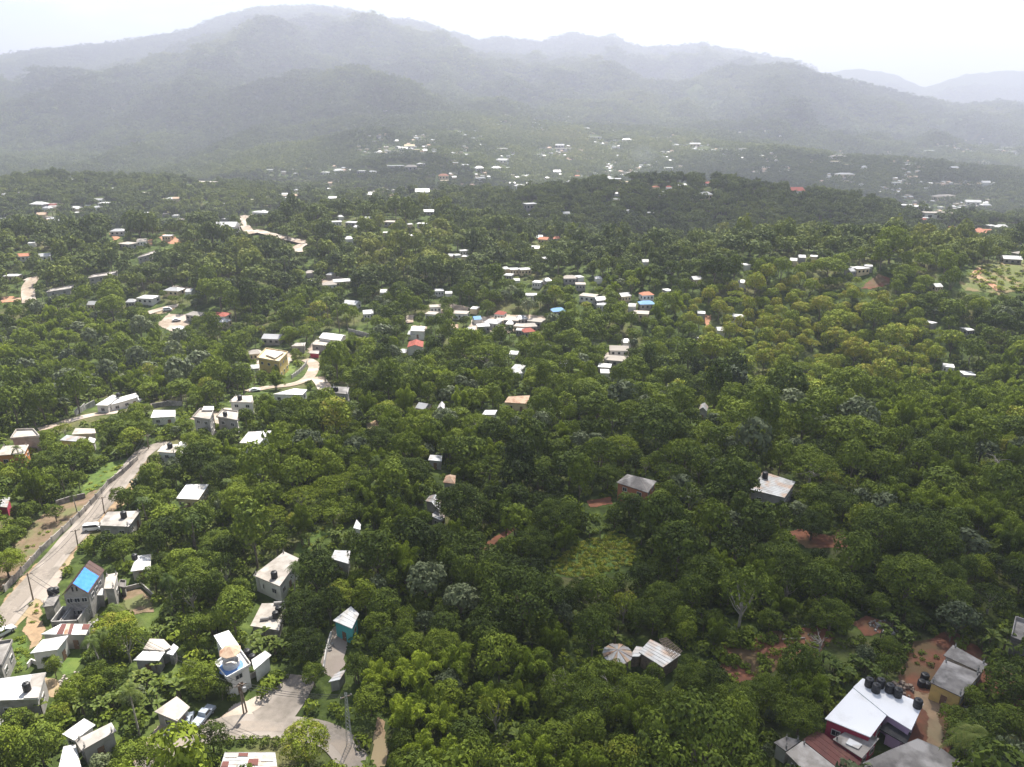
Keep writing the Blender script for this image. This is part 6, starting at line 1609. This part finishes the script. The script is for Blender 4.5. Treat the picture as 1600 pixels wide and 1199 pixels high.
for d, kind, x, y, s, tint, X, Y, rp in REST:
    L_ = MID[kind] if d < 420 else farI.get(kind, farI['round'])
    pts.append((x, y, gz(x, y), random.choice(L_), random.random() * 6.28, s, s * random.uniform(.8, 1.4), tint))
def ring(y0, y1, step, far):
    """jittered rows of points between two distances"""
    out = []; y = y0
    while y < y1:
        st = step(y); xm = y * 0.80 + 40; n = int(2 * xm / st)
        xs = -xm + (np.arange(n) + RNG.uniform(0, 1, n)) * st; ys = y + RNG.uniform(-.5, .5, n) * st
        out.append(np.stack([xs, ys], 1)); y += st
    A = np.concatenate(out); z = T(A[:, 0], A[:, 1]); X, Y, d = project(A[:, 0], A[:, 1], z)
    return A, z, X, Y, d
A, z, X, Y, d = ring(636, 1500, lambda y: 5.6 + (y - 640) * 0.004, False)
tn = fbm(A[:, 0], A[:, 1], 60, 3, 2)
for i in range(len(A)):
    if X[i] < -60 or X[i] > 1660: continue
    s = random.uniform(0.55, 1.15); s = s * (1.1 if random.random() < .1 else 1)
    px, py = X[i], Y[i]; hpx = 6 * s / d[i] * FPX
    if in_free(px, py) or in_free(px, py - hpx) or in_free(px - hpx * .5, py - hpx * .5) or in_free(px + hpx * .5, py - hpx * .5): continue
    t = 0.22 + 0.6 * (tn[i] - .4) + random.uniform(0, .24)
    if in_poly(px, py, [(540, 380), (600, 358), (700, 362), (740, 420), (560, 440)]): t += .25
    k = random.choice(['round', 'round', 'tall', 'big', 'umbrella', 'bamboo', 'palm' if random.random() < .4 else 'round'])
    if k == 'big': s *= .7
    pts.append((A[i, 0], A[i, 1], z[i], random.choice(farI[k]), random.random() * 6.28, s, s * random.uniform(.85, 1.2), max(0, min(.95, t))))
n1 = len(pts)
A, z, X, Y, d = ring(1500, 7600, lambda y: max(8.5, y * 0.0052), True)
md_ = meadow_at(A[:, 0], A[:, 1]); tn = fbm(A[:, 0], A[:, 1], 260, 4, 2); rdg = ridged(A[:, 0], A[:, 1] * .75, 900, 5, 21); rd2 = ridged(A[:, 0] * 1.1, A[:, 1] * .6, 342, 4, 28)
for i in range(len(A)):
    if X[i] < -40 or X[i] > 1640 or md_[i] > 0.5 * random.random() + .3: continue
    st = max(8.5, A[i, 1] * 0.0052)
    s = st * random.uniform(1.0, 1.7); hh = s * .3 / d[i] * FPX
    if in_free(X[i], Y[i]) or in_free(X[i], Y[i] - hh) or in_free(X[i] - hh * 1.3, Y[i] - hh) or in_free(X[i] + hh * 1.3, Y[i] - hh): continue
    pts.append((A[i, 0], A[i, 1], z[i] - s * .12, random.choice(clI), random.random() * 6.28, s, s * random.uniform(.8, 1.2) * min(1, 1500 / A[i, 1] + .55), max(0, min(.9, 0.16 + 0.6 * (tn[i] - .42) + random.uniform(0, .12) + max(0, rdg[i] - .6) * 1.3 + max(0, rd2[i] - .62) * .9))))
scatter('forest', midm, pts, 'wooded hills and valley covered in trees out to the mountains', 'forest')
print('forest', n1, len(pts), time.time() - _T0)

# ------------------------------------------------------------------ undergrowth close by
und = [single('bush', 700 + k, 0.5) for k in range(3)] + [single('banana', 710, 0.5)]
up = []
A, z, X, Y, d = ring(66, 330, lambda y: 2.3 + y * 0.004, False)
for i in range(len(A)):
    if X[i] < -80 or X[i] > 1680 or Y[i] > 1330: continue
    if in_free(X[i], Y[i]): 
        continue
    hp = 1.5 / d[i] * FPX
    if covers(X[i], Y[i] - hp, hp, None, 2): continue
    t = 0.30 + 0.35 * float(vnoise(A[i, 0], A[i, 1], 14, 2) - .4) + random.uniform(0, .22)
    pk = 3 if random.random() < 0.06 else random.randrange(3); s = random.uniform(.6, 1.3)
    up.append((A[i, 0], A[i, 1], z[i], pk, random.random() * 6.28, s, s * random.uniform(.7, 1.2), t))
scatter('undergrowth', und, up, 'low scrub and young growth filling gaps between the trees', 'undergrowth')
# tufts and weeds in the open clearings
tf = [single('bush', 740 + k, 0.3) for k in range(2)]
tp = []
for poly, nn, sz, t0 in (([(860, 880), (900, 850), (960, 830), (1000, 850), (985, 885), (920, 905), (868, 900)], 700, .34, .9),
                         ([(1120, 1010), (1215, 985), (1290, 975), (1310, 1000), (1270, 1030), (1210, 1050), (1150, 1068), (1118, 1050)], 160, .5, .5),
                         ([(1412, 1040), (1470, 990), (1488, 1005), (1462, 1060), (1440, 1085)], 26, .4, .35),
                         ([(1500, 1095), (1535, 1060), (1570, 1060), (1580, 1090), (1550, 1130), (1520, 1130)], 40, .45, .4),
                         ([(455, 862), (500, 826), (520, 812), (515, 838), (498, 858), (470, 866)], 60, .3, .8),
                         ([(20, 1000), (40, 995), (48, 1030), (30, 1050), (20, 1030)], 30, .35, .6),
                         ([(120, 778), (172, 722), (212, 714), (172, 754)], 80, .45, .8),
                         ([(0, 912), (28, 868), (92, 798), (166, 760), (92, 835), (8, 925)], 60, .3, .6),
                         ([(1500, 440), (1520, 420), (1598, 404), (1610, 455), (1560, 462)], 160, .9, .75),
                         ([(52, 935), (100, 880), (120, 870), (70, 950), (40, 1015), (36, 980)], 30, .4, .5)):
    xs = [p[0] for p in poly]; ys = [p[1] for p in poly]
    for k in range(nn):
        px, py = random.uniform(min(xs), max(xs)), random.uniform(min(ys), max(ys))
        if not in_poly(px, py, poly): continue
        p = hit(px, py); s = sz * random.uniform(.5, 1.4)
        tp.append((p.x, p.y, p.z, random.randrange(2), random.random() * 6.28, s, s * random.uniform(.4, 1), t0 + random.uniform(-.15, .12)))
scatter('weeds', tf, tp, 'tufts of weeds and rank grass dotted over the open ground', 'weeds')
print('all plants', time.time() - _T0)

# ------------------------------------------------------------------ the far town: hundreds of roofs past the nearest 300 houses
tm_ = []
for rf_, rm_, wm_ in (('flat', 'farwhite', 'whitewall'), ('gable', 'zinc', 'creamwall'), ('flat', 'paleconcrete', 'creamwall'), ('hip', 'zinc', 'whitewall'), ('gable', 'tanrust', 'creamwall'), ('flat', 'concrete', 'greywall')):
    a, b, _w = far_mesh(rf_); mb = MB(); mb.v = a.v + b.v; na = len(a.v); mb.f = a.f + [tuple(i + na for i in f) for f in b.f]
    me = mb.mesh('town_house', [M[wm_], M[rm_]])
    for i, p in enumerate(me.polygons): p.material_index = 0 if i < len(a.f) else 1
    tm_.append(me)
scatter('far_town', tm_, TOWN, 'dense speckle of small pale houses across the hazy far slopes', 'far_town')
_dead()
# ------------------------------------------------------------------ clouds whose shadow lies on the wood
def cloud(px, py, rx, ry, seed, n=3, alt=1250.0):
    p = hit(px, py); t = (alt - p.z) / SUNV.z; c = Vector((p.x + SUNV.x * t, p.y + SUNV.y * t, alt)); Vs = []; Fs = []; o = 0
    import bmesh
    bm = bmesh.new(); bmesh.ops.create_icosphere(bm, subdivisions=5, radius=1.0)
    b = np.array([v.co[:] for v in bm.verts]); fc = np.array([[v.index for v in f.verts] for f in bm.faces]); bm.free()
    for k in range(3):
        q = b * (1 + 1.1 * (fbm(b[:, 0] * 10, b[:, 1] * 10 + b[:, 2] * 3, 9, 5, seed, 0.6) - .5))[:, None]
        sc = (1.12, .92, .70)[k]
        Vs.append(q * np.array([rx * sc, ry * sc, 22.0]) + np.array([0, 0, (k - 1) * 62.0])); Fs.append(fc + o); o += len(b)
    ob = link('cloud', mesh_np('cloud', np.concatenate(Vs), np.concatenate(Fs), M['cloud'], smooth=True)); ob.location = c; tag(ob, kind='structure')
def cloud_mat():
    m = bpy.data.materials.new('thin_cloud'); m.use_nodes = True; n = m.node_tree.nodes; L = m.node_tree.links; n.clear()
    out = n.new('ShaderNodeOutputMaterial'); d = n.new('ShaderNodeBsdfTranslucent'); t = n.new('ShaderNodeBsdfTransparent'); ms = n.new('ShaderNodeMixShader'); d.inputs['Color'].default_value = (.9, .9, .92, 1); ms.inputs['Fac'].default_value = .125
    L.new(t.outputs[0], ms.inputs[1]); L.new(d.outputs[0], ms.inputs[2]); L.new(ms.outputs[0], out.inputs['Surface']); return m
M['cloud'] = cloud_mat()
CLOUDS = [(1180, 930, 125, 100, 1), (1440, 1060, 85, 60, 2), (700, 275, 190, 140, 4), (1320, 275, 320, 200, 5), (1100, 350, 250, 110, 6)]
for c in CLOUDS: cloud(*c)
# ------------------------------------------------------------------ thin smoke over the far town
def smoke():
    p = hit(1005, 258); s = 1 / scale_at(p); mb = MB().lathe([(6 * s, 0), (18 * s, 8 * s), (24 * s, 17 * s), (13 * s, 27 * s), (4 * s, 32 * s)], n=14); o = mb.build('smoke', None or M['dark']); o.data.materials.clear()
    m = bpy.data.materials.new('smoke'); m.use_nodes = True; n = m.node_tree.nodes; n.clear(); out = n.new('ShaderNodeOutputMaterial'); v = n.new('ShaderNodeVolumePrincipled'); v.inputs['Color'].default_value = (.85, .9, 1, 1); v.inputs['Density'].default_value = .0011
    m.node_tree.links.new(v.outputs[0], out.inputs['Volume']); o.data.materials.append(m); o.location = p; tag(o, 'thin bluish smoke rising from the far hillside town', 'smoke', kind='stuff')
smoke()
# ------------------------------------------------------------------ haze
HAZE_D = 0.00020
hz = MB().box((0, 6200, 312), (26000, 17600, 1224)); ho = hz.build('haze', M['dark']); ho.data.materials.clear()
m = bpy.data.materials.new('haze'); m.use_nodes = True; n = m.node_tree.nodes; n.clear(); out = n.new('ShaderNodeOutputMaterial'); v = n.new('ShaderNodeVolumePrincipled')
v.inputs['Color'].default_value = (.55, .575, .69, 1); v.inputs['Density'].default_value = HAZE_D; v.inputs['Anisotropy'].default_value = .45
m.node_tree.links.new(v.outputs[0], out.inputs['Volume']); ho.data.materials.append(m); tag(ho, kind='stuff')
# ------------------------------------------------------------------ labels that single each plant and far house out
ORD = ['', 'second', 'third', 'fourth', 'fifth', 'sixth', 'seventh', 'eighth', 'ninth', 'tenth', 'eleventh', 'twelfth', 'thirteenth', 'fourteenth', 'fifteenth', 'sixteenth', 'seventeenth', 'eighteenth', 'nineteenth', 'twentieth']
def direction(dx, dy):
    if abs(dx) > 2.2 * abs(dy): return 'right of' if dx > 0 else 'left of'
    if abs(dy) > 2.2 * abs(dx): return 'in front of' if dy > 0 else 'beyond'
    return ('in front and right of' if dx > 0 else 'in front and left of') if dy > 0 else ('beyond and right of' if dx > 0 else 'beyond and left of')
def number(items, used):
    """items: (object, px, py, phrase); the nearest of a phrase to its landmark is plain, the others are counted outwards"""
    B = {}
    for o, px, py, ph in items:
        x, y, nm = min(LAND, key=lambda l: (l[0] - px) ** 2 + ((l[1] - py) * 1.3) ** 2)
        B.setdefault((ph, direction(px - x, py - y), nm), []).append((math.hypot(px - x, py - y), o))
    for (ph, di, nm), L_ in B.items():
        L_.sort(key=lambda t: t[0])
        for i, (dist, o) in enumerate(L_):
            if i == 0: s = '%s %s %s' % (ph, di, nm)
            elif i < len(ORD): s = '%s %s %s, %s out' % (ph, di, nm, ORD[i])
            else: s = '%s %s %s, far along' % (ph, di, nm)
            o['label'] = s
LAND += [(240, 455, 'the valley marl house'), (345, 491, 'the crimson roofed valley house'), (430, 365, 'the winding pale road'), (540, 438, 'the mound top roofs'), (620, 259, 'the dark knoll hall'), (693, 276, 'the salmon far house'), (828, 318, 'the square white villa'), (872, 484, 'the pale blue roof'), (1010, 473, 'the bright blue roof'), (830, 500, 'the crowded grey roofs'), (962, 555, 'the broken pale roofs'), (1370, 441, 'the bare red slope'), (1545, 435, 'the orange path'), (1344, 418, 'the white ridge house'), (1213, 288, 'the white hilltop house'), (1105, 234, 'the far long white roof'), (1320, 272, 'the far warehouse roof'), (1465, 332, 'the pale apartment blocks'), (1535, 362, 'the orange hilltop roof'), (1570, 232, 'the hazy far town'), (880, 230, 'the far terraced hillside'), (640, 232, 'the cream hillside rows'), (1005, 250, 'the thin smoke'), (65, 320, 'the left white villa'), (262, 368, 'the orange bare slope'), (1285, 845, 'the brown clearing'), (930, 870, 'the bright grassy clearing'), (1250, 720, 'the big flat-topped tree'), (590, 1160, 'the dirt track'), (815, 935, 'the widest dark tree'), (1220, 1010, 'the red soil bank'), (750, 545, 'the wide umbrella crown')]
number([(o, X, Y, (tint_word(k, t) + ('big ' if False else '') + NOUN[k])) for o, k, t, X, Y in PLANTS], None)
def hp(f):
    o, px, py, w_, word, roof, st = f
    return '%s %s%s house' % ('tiny' if w_ < 7.5 else 'small' if w_ < 13 else 'broad', word, {'flat': ' flat-roofed', 'gable': ' gabled', 'hip': ' hip-roofed'}[roof])
for f in FARH: f[0]['category'] = 'house'; f[0]['group'] = 'houses scattered over the hills'
number([(f[0], f[1], f[2], hp(f)) for f in FARH], None)
print('done', time.time() - _T0)
